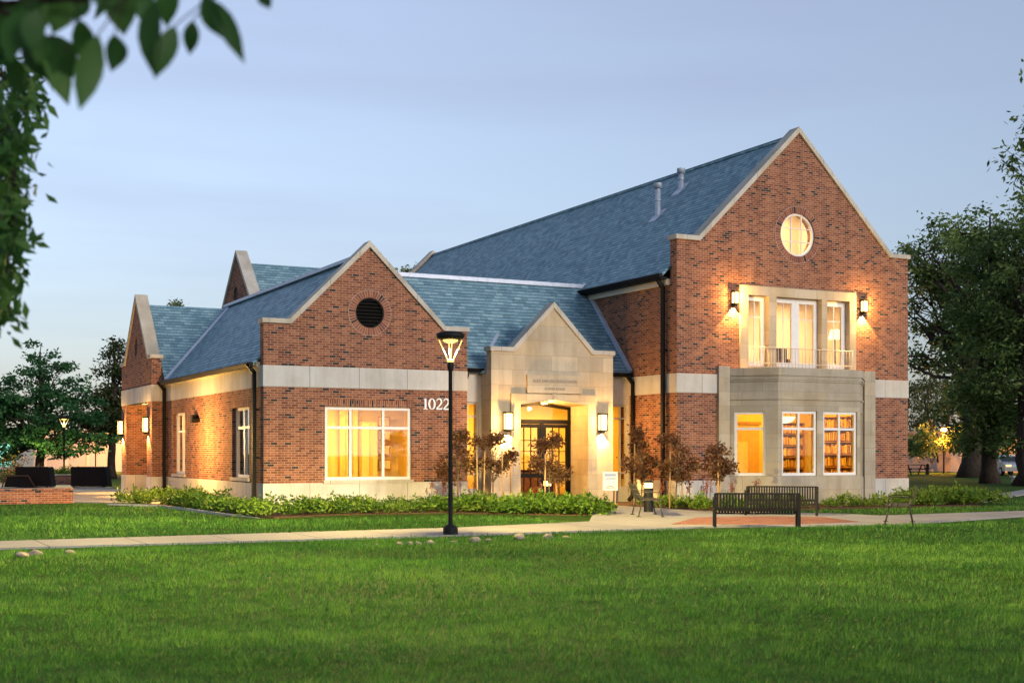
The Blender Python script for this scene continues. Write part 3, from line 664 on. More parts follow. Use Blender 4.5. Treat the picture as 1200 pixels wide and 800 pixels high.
# ---- tall gabled block on the right
BX = (XB0+XB1)/2
SB = 0.945
gb = [(XB0,0),(XB1,0),(XB1,8.20),(XB1-0.84,8.20),(BX,11.98),(XB0+0.84,8.20),(XB0,8.20)]
mb = MB(); wall(mb, pBF, gb, [rect(25.10,30.42,0.35,3.95), rect(25.46,30.18,4.35,6.90), circ(27.78,8.67,0.70)], 0, 0.36)
mb.build('wall', M['brick'], H, recalc=True)
mb = MB(); wall(mb, pBL, [(YB+0.36,0),(63.0,0),(63.0,7.0),(YB+0.36,7.0)], [], 0, 0.3); mb.build('wall', M['brick'], H, recalc=True); mb = MB(); wall(mb, pBR, [(YB+0.36,0),(63.0,0),(63.0,7.0),(YB+0.36,7.0)], [], 0, 0.3)
mb.build('wall', M['brick'], H, recalc=True)
pBK = Pl((0, 63.0), (1, 0), (0, -1)); mb = MB(); wall(mb, pBK, gb, [], 0, 0.36); mb.build('wall', M['brick'], H, recalc=True)
cp = [(XB0-0.06,8.20),(XB0+0.84,8.20),(BX,11.98),(XB1-0.84,8.20),(XB1+0.06,8.20)]
for pl in (pBF, pBK):
    mb = MB(); strip_along(mb, pl, cp, 0.14, -0.07, 0.43); mb.build('coping', M['coping'], H, recalc=True)
pieces('stone_band', M['cast'], (pBF, XB0-0.02, 24.58, Z1, Z2, -0.02, 0.37), (pBF, 31.0, XB1+0.02, Z1, Z2, -0.02, 0.37), (pBL, YB+0.372, 45, Z1, Z2, -0.02, 0.1))
pieces('stone_base', M['cast'], (pBF, XB0-0.022, 24.58, 0, Z0, -0.025, 0.37), (pBF, 31.0, XB1+0.022, 0, Z0, -0.025, 0.37), (pBL, YB+0.372, 45, 0, Z0, -0.025, 0.1))
ring(H, pBF, 27.78, 8.67, 0.705, 0.91, 60, 5)
# big roof
ZE = 7.16; XEV = XB0-0.30; RB = ZE + (BX-XEV)*SB
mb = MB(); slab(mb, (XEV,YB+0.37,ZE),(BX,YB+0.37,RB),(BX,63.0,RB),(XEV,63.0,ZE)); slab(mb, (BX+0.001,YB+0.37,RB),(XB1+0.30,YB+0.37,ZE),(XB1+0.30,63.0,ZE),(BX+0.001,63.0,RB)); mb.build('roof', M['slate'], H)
mb = MB(); mb.box(BX-0.09,YB+0.45,RB-0.05,BX+0.09,62.9,RB+0.05); mb.build('ridge_cap', M['slate'], H)
mb = MB(); pbox(mb, pBL, YB+0.365, 63, 6.82, 7.0, -0.12, 0.1); mb.build('cornice', M['cream'], H)
mb = MB(); mb.box(XEV-0.03, YB+0.37, 6.99, XB0+0.05, 63, 7.055); mb.build('soffit', M['bronze'], H)
gutter(H, (XEV+0.02, YB+0.37, 7.03), (XEV+0.02, 63.0, 7.03), (-1, 0))
downspout(H, pBL, 34.26, 7.0)
for x, y, h in ((25.71,38.72,1.12),(26.85,38.95,0.72)):
    z = ZE + (x-XEV)*SB; mb = MB(); mb.lathe([(0.10,-0.15),(0.10,h-0.25),(0.085,h-0.25),(0.085,h-0.18),(0.15,h-0.18),(0.15,h)], (x,y,z), 16)
    mb.lathe([(0.125,h*0.45),(0.125,h*0.45+0.04)], (x,y,z), 16); v_ = mb.build('vent_pipe', M['galv'], H)
    mb = MB(); mb.hexa([(x-0.28,y-0.22,z-0.28*SB+0.01),(x+0.2,y-0.22,z+0.2*SB+0.01),(x+0.2,y+0.22,z+0.2*SB+0.01),(x-0.28,y+0.22,z-0.28*SB+0.01),(x-0.28,y-0.22,z-0.28*SB+0.03),(x+0.2,y-0.22,z+0.2*SB+0.03),(x+0.2,y+0.22,z+0.2*SB+0.03),(x-0.28,y+0.22,z-0.28*SB+0.03)]); mb.build('flashing_collar', M['flash'], v_)
# round window
mb = MB(); wall(mb, pBF, circ(27.78,8.67,0.70), [circ(27.78,8.67,0.635)], 0.05, 0.14)
for k in (-0.215, 0.215):
    hw = math.sqrt(0.636**2-k*k); pbox(mb, pBF, 27.78+k-0.014, 27.78+k+0.014, 8.67-hw, 8.67+hw, 0.07, 0.11); pbox(mb, pBF, 27.78-hw, 27.78+hw, 8.67+k-0.014, 8.67+k+0.014, 0.072, 0.108)
rw = mb.build('round_window', M['white'], H, recalc=True)
mb = MB(); mb.add([pBF.P(a, b, 0.09) for a, b in circ(27.78,8.67,0.636)], [tuple(range(40))]); mb.build('pane', M['glass'], rw)
# upper stone surround, three openings
ops = [(25.76,26.58),(26.88,28.74),(28.97,29.93)]
mb = MB(); wall(mb, pBF, rect(25.44,30.20,4.22,6.92), [rect(a,b,4.36,6.62) for a,b in ops], -0.05, 0.33)
mb.build('window_surround', M['limestone'], H, recalc=True)
pU = Pl((0, YB+0.10), (1, 0), (0, -1))
window(H, pU, 25.77, 26.57, 4.37, 6.61, (), (), d=0.06, fw=0.15, thin=(26.17,), thinh=(5.95,))
window(H, pU, 28.98, 29.92, 4.37, 6.61, (), (), d=0.06, fw=0.17, thin=(29.45,), thinh=(5.95,))
for a, b in ((26.89,27.81),(27.812,28.73)): window(H, pU, a, b, 4.37, 6.61, (), (), d=0.06, fw=0.155, thin=((a+b)/2,), thinh=(5.95,), name='balcony_door')
mb = MB()
mb.tube([pBF.P(25.76,4.96,-0.13), pBF.P(29.98,4.96,-0.13)], 0.016, 6); mb.tube([pBF.P(25.76,4.46,-0.13), pBF.P(29.98,4.46,-0.13)], 0.012, 6)
u = 25.76
while u < 30.0: mb.tube([pBF.P(u,4.30,-0.13), pBF.P(u,4.96,-0.13)], 0.009, 5); u += 0.1405
mb.build('balcony_railing', M['cream'], H)
# ---- stone bay window
PB = 1.1; YC = YB-PB; c0, c1 = 25.0+PB, 30.53-PB
pBC = Pl((0, YC), (1, 0), (0, -1)); fl = PB*2**0.5
pBLf = Pl((25.0, YB), (1, -1), (-1, -1)); pBRf = Pl((c1, YC), (1, 1), (1, -1))
mb = MB(); wl = [(26.25,27.65),(27.90,29.30)]
wall(mb, pBC, rect(c0,c1,0,4.05), [rect(a,b,0.89,2.92) for a,b in wl], 0, 0.28)
wall(mb, pBLf, rect(0,fl-0.001,0,4.05), [rect(0.19,1.17,0.89,2.90)], 0, 0.28); wall(mb, pBRf, rect(0.001,fl,0,4.05), [rect(0.38,1.36,0.89,2.90)], 0, 0.28)
bw = mb.build('bay_wall', M['baystone'], H, recalc=True)
def bay_ring(z0, z1, outw):
    e = outw; mb_ = MB(); k = e*math.tan(R(22.5))
    P = [(25.0-e*0.0, YB-0.001), (25.0-e*0.414*0, YB-e*1.41), (c0-k, YC-e), (c1+k, YC-e), (30.53, YB-e*1.41), (30.53, YB-0.001)]
    n = len(P); mb_.add([(x,y,z0) for x,y in P]+[(x,y,z1) for x,y in P], [(i,(i+1)%n,n+(i+1)%n,n+i) for i in range(n)]+[tuple(range(n))[::-1], tuple(range(n,2*n))]); return mb_
for z0, z1, e in ((3.27,3.33,0.035),(3.84,3.90,0.03),(3.90,3.96,0.055),(3.96,4.02,0.035),(4.02,4.26,0.07),(0.0,0.80,0.03)):
    bay_ring(z0, z1, e).build('moulding', M['baystone'], H, recalc=True)
pieces('pilaster', M['baystone'], (pBF, 24.58, 24.998, 0, 4.33, -0.10, 0.05), (pBF, 30.532, 31.0, 0, 4.33, -0.10, 0.05))
for a, b in wl: window(H, pBC, a, b, 0.89, 2.92, ((a+b)/2,), (2.36,), d=0.05, fw=0.085)
window(H, pBLf, 0.19, 1.17, 0.89, 2.90, (), (2.36,), d=0.05, fw=0.085); window(H, pBRf, 0.38, 1.36, 0.89, 2.90, (), (2.36,), d=0.05, fw=0.085)
mb = MB(); pbox(mb, pBF, 23.95, 24.2, 0.38, 0.6, -0.10, -0.026); mb.build('outlet_box', M['paper'], H)

# ---- wall lamps (parts of the building), each: housing > lit glass
def sconce(pl, u, z, h=0.46, wdt=0.22, dep=0.16, energy=9, tilt=1.0, pt=5):
    mb = MB(); pbox(mb, pl, u-wdt*0.42, u+wdt*0.42, z-h/2-0.06, z+h/2+0.06, -0.035, -0.004)
    pbox(mb, pl, u-wdt/2-0.015, u+wdt/2+0.015, z+h/2, z+h/2+0.05, -dep-0.05, -0.035); pbox(mb, pl, u-wdt/2-0.01, u+wdt/2+0.01, z-h/2-0.035, z-h/2, -dep-0.045, -0.035)
    pbox(mb, pl, u-wdt*0.25, u+wdt*0.25, z-h/2-0.075, z-h/2-0.036, -dep, -0.04)
    for s_ in (-1, 1): pbox(mb, pl, u+s_*wdt/2-0.012, u+s_*wdt/2+0.012, z-h/2, z+h/2, -dep-0.045, -dep-0.02)
    ho = mb.build('wall_lamp', M['bronze'], H)
    mb = MB(); pbox(mb, pl, u-wdt/2+0.014, u+wdt/2-0.014, z-h/2+0.002, z+h/2-0.002, -dep-0.018, -0.04); mb.build('lamp_glass', M['sconce'], ho)
    p = pl.P(u, z-h/2-0.10, -0.075); s = lamp('sconce_downlight', 'SPOT', p, energy*17, WARM, ho, shadow_soft_size=0.015, spot_size=R(92), spot_blend=0.12)
    s.rotation_euler = Vector((0,0,1)).rotation_difference(Vector((pl.n.x*0.10, pl.n.y*0.10, 1))).to_euler()
    lamp('sconce_glow', 'POINT', pl.P(u, z, -0.36), pt*7.0, WARM, ho, shadow_soft_size=0.04)
    return ho
for u in (18.20, 21.55): sconce(pEF, u, 2.56, 0.48, 0.24)
for u in (25.20, 30.50): sconce(pBF, u, 6.48, 0.34, 0.18)
sconce(pC, CA+0.60, 2.62, 0.5, 0.24); sconce(pC, CB-0.25, 2.60, 0.5, 0.24)
mb = MB(); pbox(mb, pWL, 43.3, 43.62, 2.60, 2.86, -0.20, -0.004); pbox(mb, pWL, 43.1, 43.3, 2.62, 2.72, -0.26, -0.004); fl_ = mb.build('wall_lamp', M['bronze'], H)
s = lamp('flood_downlight', 'POINT', (XW0-1.5, 42.0, 2.0), 210, WARM, fl_, shadow_soft_size=0.08)

# ---- lit rooms behind the glass
def room(x0, x1, y0, y1, z0, z1, mat, energy, col=WARM, floor=None, open_front=True):
    mb = MB(); V = [(x0,y0,z0),(x1,y0,z0),(x1,y1,z0),(x0,y1,z0),(x0,y0,z1),(x1,y0,z1),(x1,y1,z1),(x0,y1,z1)]
    mb.add(V, [(2,3,7,6),(4,7,6,5)] + ([(0,3,7,4)] if open_front != 'left' else []) + [(1,2,6,5)]); o_ = mb.build('interior_wall', mat, H)
    mb = MB(); mb.add([(x0,y0,z0+0.004),(x1,y0,z0+0.004),(x1,y1,z0+0.004),(x0,y1,z0+0.004)], [(0,1,2,3)]); mb.build('interior_floor', floor or M['carpet'], o_)
    nl = max(1, int((x1-x0)/3)); 
    for k in range(nl):
        cx = x0+(x1-x0)*(k+0.5)/nl; cy = y0+min(2.2, (y1-y0)*0.5)
        a = lamp('room_light', 'AREA', (cx, cy, z1-0.05), energy*0.21/nl, col, o_, shape='RECTANGLE', size=1.2, size_y=0.6)
    return o_
AMB = (1.0, 0.49, 0.024)
room(XW0+0.345, 16.7, YW+0.345, 40.2, 0.25, 3.35, M['plaster'], 330, AMB, open_front='left')
room(XW0+0.345, 13.6, 43.0, 47.9, 0.25, 3.35, M['plaster'], 150, AMB, open_front='left')
room(16.97, 23.0, 36.86, 40.1, 0.03, 3.4, M['plaster'], 330, AMB)
room(23.4, 32.2, YB+0.365, 38.5, 0.2, 3.95, M['plaster'], 640, AMB)
PALE = (1.0, 0.62, 0.25)
room(23.4, 32.2, YB+0.44, 37.4, 4.3, 6.95, M['palewall'], 380, PALE)
room(26.2, 29.4, YB+0.365, 35.6, 7.3, 9.75, M['palewall'], 115, (1.0,0.66,0.30))
mb = MB(); P = [(25.1,YB+0.3),(c0,YC+0.29),(c1,YC+0.29),(30.4,YB+0.3)]
mb.add([(x,y,0.22) for x,y in P], [(0,1,2,3)]); mb.add([(x,y,3.9) for x,y in P], [(0,1,2,3)]); mb.build('bay_floor', M['plaster'], H)

# ================================================================== THINGS SEEN THROUGH THE GLASS
def bookshelf(name, x0, y0, w_, d_, z0, h_, label, ax='x', seed=1, rows=6):
    t = empty(name, (x0, y0, z0), label, 'bookshelf', world=True); rg = random.Random(seed)
    def bb(mb, a0, a1, d0, d1, v0, v1, tint=0.5):
        if ax == 'x': mb.box(x0+a0, y0+d0, z0+v0, x0+a1, y0+d1, z0+v1, tint)
        else: mb.box(x0+d0, y0+a0, z0+v0, x0+d1, y0+a1, z0+v1, tint)
    mb = MB(); bb(mb,0,0.04,0,d_,0,h_); bb(mb,w_-0.04,w_,0,d_,0,h_); bb(mb,0.04,w_-0.04,d_-0.02,d_,0,h_)
    for k in range(rows+1): bb(mb,0.04,w_-0.04,0,d_-0.02,h_*k/rows-(0.03 if k else 0),h_*k/rows+(0 if k else 0.03))
    mb.build('case', M['wood'], t); mb = MB()
    for k in range(rows):
        a = 0.06
        while a < w_-0.10:
            b = rg.uniform(0.025,0.06)
            if rg.random() < 0.86: bb(mb, a, a+b-0.003, rg.uniform(0.02,0.08), d_-0.04, h_*k/rows+0.032, h_*k/rows+0.03+rg.uniform(0.6,0.85)*(h_/rows-0.06), rg.random())
            a += b
    mb.build('books', M['books'], t)
bookshelf('bookshelf', 31.8, 35.2, 2.6, 0.35, 0.21, 2.7, 'tall wooden bookshelf seen through the right bay window', ax='y', seed=2)
bookshelf('bookshelf', 30.3, 38.1, 1.45, 0.35, 0.21, 2.5, 'wooden bookshelf seen through the middle bay window', seed=4)
PX, PY = 27.95, 34.6
t = empty('pendant_lamp', (PX, PY, 3.94), 'glowing bowl pendant lamp inside the middle bay window', 'pendant lamp', world=True)
mb = MB(); mb.lathe([(0.05,-1.36),(0.22,-1.33),(0.34,-1.24),(0.38,-1.14)], (PX,PY,3.94), 20); mb.build('bowl', M['pend'], t)
mb = MB()
for k in range(3): a = 2*math.pi*k/3; mb.tube([(PX+0.36*math.cos(a),PY+0.36*math.sin(a),2.8),(PX,PY,3.2)],0.008,5)
mb.tube([(PX,PY,3.15),(PX,PY,3.9)],0.012,6); mb.lathe([(0.07,-0.06),(0.07,0)], (PX,PY,3.94), 12); mb.build('rod', M['bronze'], t)
def curtain(name, x0, x1, y, z0, z1, label, mat='curtain', amp=0.045):
    mb = MB(); n = int((x1-x0)/0.03); V = []
    for i in range(n+1):
        x = x0+(x1-x0)*i/n; V += [(x, y+amp*math.sin(i*0.9)+0.02*math.sin(i*0.37), z0), (x, y+amp*math.sin(i*0.9+0.15), z1)]
    V += [(a, b+0.012, c) for a, b, c in V]; N = 2*(n+1)
    mb.add(V, [(2*i,2*i+2,2*i+3,2*i+1) for i in range(n)] + [(N+2*i,N+2*i+1,N+2*i+3,N+2*i+2) for i in range(n)], 0.5, True)
    return tag(lift(mb.build(name, M[mat])), label, 'curtain')
curtain('curtain', 14.3, 14.9, YW+3.9, 0.28, 3.2, 'narrow pale curtain inside the wide wing window')
def framed(name, x, y, z, w_, h_, label, inner='paper'):
    mb = MB(); mb.box(x, y-0.03, z, x+w_, y, z+h_); o = mb.build(name, M['wood']); o['_w'] = (0,0,0)
    m2 = MB(); m2.box(x+0.04, y-0.036, z+0.04, x+w_-0.04, y-0.031, z+h_-0.04); m2.build('picture_mat', M[inner], o); del o['_w']
    return tag(o, label, 'picture')
for k, (z, w_) in enumerate(((0.85,0.34),(1.33,0.30),(1.80,0.34),(2.25,0.30))):
    framed('picture_frame', 16.25-0.6, 39.9, z+0.2, w_+0.12, 0.34, ['lowest','second lowest','second highest','topmost'][k]+' framed picture in the column behind the wide wing window')
framed('picture_frame', 15.2, 40.12, 1.5, 0.2, 0.3, 'small dark framed picture left of the picture column in the wide wing window', 'books')
t = empty('interior_cabinet', (15.35, 39.2, 0.26), 'tall amber wood cabinet seen inside the wide wing window', 'cabinet', world=True)
mb = MB(); mb.box(15.0,39.6,0.26,15.5,40.1,2.6); mb.build('body', M['curtain'], t)
mb = MB(); mb.box(14.99,39.57,0.3,15.24,39.597,2.55); mb.box(15.26,39.57,0.3,15.51,39.597,2.55); mb.build('door', M['plaster'], t)
t = empty('wall_unit', (29.0, 38.3, 0.21), 'broad pale wooden wall panel seen through the left bay window', 'wall panel', world=True)
mb = MB(); mb.box(28.05,38.2,0.21,29.75,38.4,2.62); mb.build('panel', M['palewood'], t); mb = MB(); mb.box(28.0,38.16,2.623,29.8,38.4,2.72); mb.build('cornice', M['wood'], t)
mb = MB(); mb.box(28.4,38.16,0.9,29.2,38.197,2.0); mb.build('framed_board', M['curtain'], t)
t = empty('table_lamp', (30.75, 35.3, 4.31), 'standing lamp with a pale shade behind the right balcony window', 'lamp', world=True)
mb = MB(); mb.lathe([(0.14,0),(0.14,0.03),(0.02,0.05),(0.02,1.25)], (30.75,35.3,4.31), 14); mb.build('stand', M['bronze'], t)
mb = MB(); mb.lathe([(0.24,1.22),(0.15,1.55)], (30.75,35.3,4.31), 18); mb.build('lamp_shade', M['pend'], t)
t = empty('reception_desk', (20.4, 38.8, 0.04), 'dark wooden reception desk behind the glazed entrance doors', 'desk', world=True)
mb = MB(); mb.box(19.3,38.6,0.04,21.6,39.2,0.98); mb.build('body', M['wood'], t); mb = MB(); mb.box(19.2,38.5,0.983,21.7,39.3,1.03); mb.build('desk_top', M['bronze'], t)
t = empty('armchair', (27.9, 35.3, 4.31), 'dark upholstered armchair behind the balcony doors', 'armchair', world=True)
mb = MB(); mb.box(28.3,35.0,4.5,28.9,35.6,4.75); mb.build('seat', M['brownpad'], t); mb = MB(); mb.box(28.3,35.605,4.45,28.9,35.75,5.15); mb.build('backrest', M['brownpad'], t)
mb = MB()
for a in (28.33,28.84):
    for b in (35.03,35.6): mb.box(a,b,4.31,a+0.04,b+0.04,4.495)
mb.build('leg', M['wood'], t)

# ================================================================== VEGETATION
def rot_leaf(rng, size, width, flat=0.0, droop=0.0):
    a = rng.uniform(0, 2*np.pi); el = rng.uniform(-1, 1)*(1-flat) - droop
    d = np.array([np.cos(a)*np.cos(el), np.sin(a)*np.cos(el), np.sin(el)])
    s = np.cross(d, rng.normal(size=3)); s /= (np.linalg.norm(s)+1e-9)
    return d*size, s*width
class LeafCloud:
    """leaves as small bent faces, gathered in arrays so that large crowns build quickly"""
    def __init__(s): s.V = []; s.T = []
    def leaves(s, rng, centers, spread, n_each, size, width, tint0=0.5, tvar=0.25, droop=0.2, squash=0.7):
        for c, td in centers:
            n = n_each
            p = rng.normal(size=(n,3))*spread*np.array([1,1,squash]) + np.array(c)
            a = rng.uniform(0, 2*np.pi, n); el = rng.normal(-droop, 0.5, n)
            d = np.stack([np.cos(a)*np.cos(el), np.sin(a)*np.cos(el), np.sin(el)], 1)
            q = rng.normal(size=(n,3)); sd_ = np.cross(d, q); sd_ /= (np.linalg.norm(sd_, axis=1, keepdims=True)+1e-9)
            sc = rng.uniform(0.65, 1.3, (n,1))
            tip = p + d*size*sc; mid = p + d*size*sc*0.5
            up = np.cross(sd_, d)*size*0.06
            s.V.append(np.stack([p, mid+sd_*width*sc*0.5+up, tip, mid-sd_*width*sc*0.5+up], 1).reshape(-1,3))
            s.T.append(np.clip(tint0 + td + rng.normal(0, tvar, n), 0, 1))
    def build(s, name, mat, parent=None, base=(0,0,0)):
        V = np.concatenate(s.V) - np.array(base); T = np.concatenate(s.T); n = len(T)
        me = bpy.data.meshes.new(name); me.vertices.add(4*n); me.vertices.foreach_set('co', V.ravel())
        me.loops.add(4*n); me.loops.foreach_set('vertex_index', np.arange(4*n)); me.polygons.add(n); me.polygons.foreach_set('loop_start', np.arange(0,4*n,4)); me.polygons.foreach_set('loop_total', np.full(n,4))
        me.update(); at = me.attributes.new('tint','FLOAT','FACE'); at.data.foreach_set('value', T.astype(np.float32)); me.materials.append(mat)
        o = bpy.data.objects.new(name, me); COL.objects.link(o)
        if parent is not None: o.parent = parent
        return o
def wiggle(rng, a, b, n, amt):
    a = np.array(a, float); b = np.array(b, float); L_ = np.linalg.norm(b-a)
    P = [a + (b-a)*i/n + (rng.normal(size=3)*amt*L_ if 0 < i < n else 0) for i in range(n+1)]; return P
def tree(name, loc, label, height, trunk_r, trunk_h, blobs, n_limb, n_clump, leaves, spread, size, width, leafmat, barkmat, seed, group=None, cat='tree', droop=0.2, squash=0.7, lean=(0,0), flare=1.5, tint0=0.5):
    """blobs: (x, y, z, rx, ry, rz) ellipsoids of the crown round the tree's base"""
    rng = np.random.default_rng(seed); t = empty(name, loc, label, cat, group)
    mb = MB(); top = np.array([lean[0], lean[1], trunk_h])
    tp = wiggle(rng, (0,0,-0.1), top, 5, 0.012); mb.tube(tp, [trunk_r*flare, trunk_r*1.08, trunk_r, trunk_r*0.95, trunk_r*0.9, trunk_r*0.8], 12)
    lead = wiggle(rng, top, (lean[0]*1.5, lean[1]*1.5, height*0.88), 5, 0.03); mb.tube(lead, list(np.linspace(trunk_r*0.8, trunk_r*0.12, 6)), 8)
    centers = []; vol = [b[3]*b[4]*b[5] for b in blobs]; tot = sum(vol); limbs = []
    for b, v in zip(blobs, vol):
        k = max(2, int(round(n_clump*v/tot))); nl = max(2, int(round(n_limb*v/tot)))
        for i in range(nl):
            d = rng.normal(size=3); d /= np.linalg.norm(d); e = np.array(b[:3]) + d*np.array(b[3:])*rng.uniform(0.3,0.75)
            f_ = rng.uniform(0.0, 0.75); src = np.array(lead[0])*(1-f_) + np.array(lead[-1])*f_
            if src[2] > e[2] - 0.05*height: src = np.array(lead[0]) + (np.array(lead[-1])-np.array(lead[0]))*max(0, (e[2]-lead[0][2])/(lead[-1][2]-lead[0][2]) - 0.25)
            P = wiggle(rng, src, e, 4, 0.05); r0 = trunk_r*rng.uniform(0.22,0.42); mb.tube(P, list(np.linspace(r0, r0*0.2, 5)), 6); limbs.append((P, b))
        for i in range(k):
            d = rng.normal(size=3); d /= np.linalg.norm(d); rr = rng.uniform(0.35, 1.0)**0.5
            c = np.array(b[:3]) + d*np.array(b[3:])*rr; centers.append((c, rng.normal(0, 0.13) + 0.06*d[2]))
            cand = [l for l in limbs[-nl:]]; P = cand[rng.integers(len(cand))][0]; s_ = P[rng.integers(2, 5)]
            Q = wiggle(rng, s_, c, 3, 0.06); r0 = trunk_r*0.09; mb.tube(Q, [r0, r0*0.7, r0*0.5, r0*0.25], 4)
    mb.build('trunk', M[barkmat], t)
    lc = LeafCloud(); lc.leaves(rng, centers, spread, leaves, size, width, tint0, 0.18, droop, squash); lc.build('crown', M[leafmat], t)
    return t

# ---- right: two great trees on the lawn, further ones behind
g1 = gnd(1140, 559); g2 = gnd(1160, 566); g3 = gnd(1203, 569); g4 = gnd(1085, 555)
def rel(px, py, t_, base): return tuple(deep(px, py, t_) - Vector(base))
def blobs_px(lst, t_, base, yd=1.0):      # crown lumps given by where they stand in the view at distance t_ (m): centre and half sizes (m)
    out_ = []
    for px, py, rx, rz, dt in lst:
        c = deep(px, py, t_+dt) - Vector(base); out_.append((c.x, c.y, c.z, rx, rx*yd, rz))
    return out_
tree('evergreen_tree', g1, 'tall dark tree with a wide flared trunk, its crown rising beside the tall brick gable', 17, 0.62, 5.0,
     blobs_px([(1105,300,2.6,2.2,0),(1090,350,2.2,2.6,1),(1140,320,3.2,3.0,0),(1150,390,3.6,3.0,-1),(1100,410,1.9,1.6,0),(1160,460,3.2,2.0,0),(1078,330,1.0,2.0,1),(1076,395,0.7,2.4,1),(1128,275,2.0,1.4,0),(1074,305,1.3,1.3,1),(1070,365,0.9,1.6,1),(1068,425,0.7,1.2,1),(1160,505,2.2,1.0,0),(1112,472,1.2,0.5,2)], 89, g1), 34, 250, 62, 0.42, 0.36, 0.16, 'lf_dark', 'bark', 11, flare=1.9, tint0=0.5)
tree('evergreen_tree', g2, 'very large dark evergreen with a straight dark trunk nearest the right edge of the lawn', 16, 0.38, 4.2,
     blobs_px([(1185,280,3.0,2.4,0),(1165,345,2.8,2.6,0),(1195,375,3.4,3.0,0),(1170,430,3.0,2.4,-1),(1200,455,3.2,2.4,0),(1140,480,2.2,1.2,1),(1180,500,2.6,1.2,0),(1215,320,3.0,3.4,0),(1160,518,1.8,0.6,0),(1195,518,2.0,0.7,0)], 69, g2), 34, 290, 62, 0.36, 0.32, 0.14, 'lf_dark', 'bark', 12, flare=1.6, tint0=0.42)
tree('evergreen_tree', g3, 'dark shaggy tree with low foliage at the right border of the picture', 12, 0.5, 3.4,
     blobs_px([(1215,360,2.8,3.0,0),(1212,440,2.8,2.4,0),(1202,505,2.0,1.3,0),(1230,300,3,3,0)], 65, g3), 18, 150, 80, 0.38, 0.28, 0.12, 'lf_dark', 'bark', 13, tint0=0.4)
g4 = gnd(1086, 549.8)
tree('olive_tree', g4, 'loose pale olive tree with hanging foliage under the orange street lamp', 9.5, 0.25, 3.2,
     blobs_px([(1080,470,2.6,2.2,0),(1092,510,2.6,1.6,0),(1074,525,1.8,1.2,0),(1100,460,2.2,1.8,4)], 125, g4), 14, 75, 60, 0.55, 0.42, 0.14, 'lf_olive', 'bark', 14, droop=0.7)
g5 = gnd(1110, 551)
tree('shade_tree', g5, 'dark broad low branch tree hanging in front of the pale far wall', 8, 0.3, 3.0,
     blobs_px([(1074,524,1.2,0.5,-10),(1082,512,0.9,0.4,-10),(1136,514,1.2,0.8,-10),(1110,522,0.8,0.25,-8)], 110, g5), 12, 50, 55, 0.40, 0.36, 0.14, 'lf_dark', 'bark', 15, tint0=0.35)
# far tree tops behind the roofs
g6 = deep(483, 530, 105); g6.z = 0
tree('background_tree', g6, 'dark tree top peeping out behind the far end of the tall slate roof', 15.5, 0.3, 9,
     blobs_px([(483,316,0.55,0.35,0),(497,308,0.45,0.35,2),(514,302,0.5,0.3,6),(474,324,0.6,0.4,0),(490,330,1.2,0.8,0)], 105, g6), 8, 34, 40, 0.22, 0.34, 0.14, 'lf_dark', 'bark', 16)
g7 = deep(206, 530, 120); g7.z = 0
tree('background_tree', g7, 'tiny tree top showing just above the ridge of the left cross gable', 15, 0.3, 8,
     blobs_px([(206,362,1.1,0.7,0),(206,372,1.6,0.8,0)], 120, g7), 4, 16, 45, 0.3, 0.3, 0.13, 'lf_dark', 'bark', 17)
# ---- left: maple by the patio, tall tree behind the porch
g8 = deep(47, 530.5, 75); g8.z = 0
tree('maple_tree', g8, 'broad bluish green maple with tiered branches standing behind the patio', 8.3, 0.26, 2.0,
     blobs_px([(55,425,1.1,1.2,0),(45,410,0.7,0.7,0),(30,440,1.3,0.7,0),(75,440,1.1,0.7,0),(40,465,2.2,1.0,0),(20,490,2.0,1.2,0),(75,485,1.9,1.0,0),(50,510,2.6,0.9,0),(100,500,1.3,0.9,0),(5,520,1.6,0.7,0),(95,465,1.2,0.7,0),(-20,480,2.2,1.6,0),(118,515,1.0,0.6,0),(60,525,2.2,0.5,0),(10,535,1.3,0.4,0)], 75, g8), 26, 230, 75, 0.23, 0.24, 0.12, 'lf_green', 'bark', 18, droop=0.05, squash=0.5)
g9 = deep(131, 530.5, 82); g9.z = 0
tree('background_tree', g9, 'tall dark tree rising close behind the lit porch gable', 10, 0.24, 3.2,
     blobs_px([(140,420,1.0,1.3,0),(128,412,0.6,0.5,0),(138,455,1.2,1.4,0),(118,480,1.5,1.2,0),(112,500,1.5,0.9,0),(142,490,1.3,1.4,0),(134,440,1.0,1.0,0)], 82, g9), 14, 110, 70, 0.30, 0.26, 0.12, 'lf_olive', 'bark', 19, tint0=0.3)

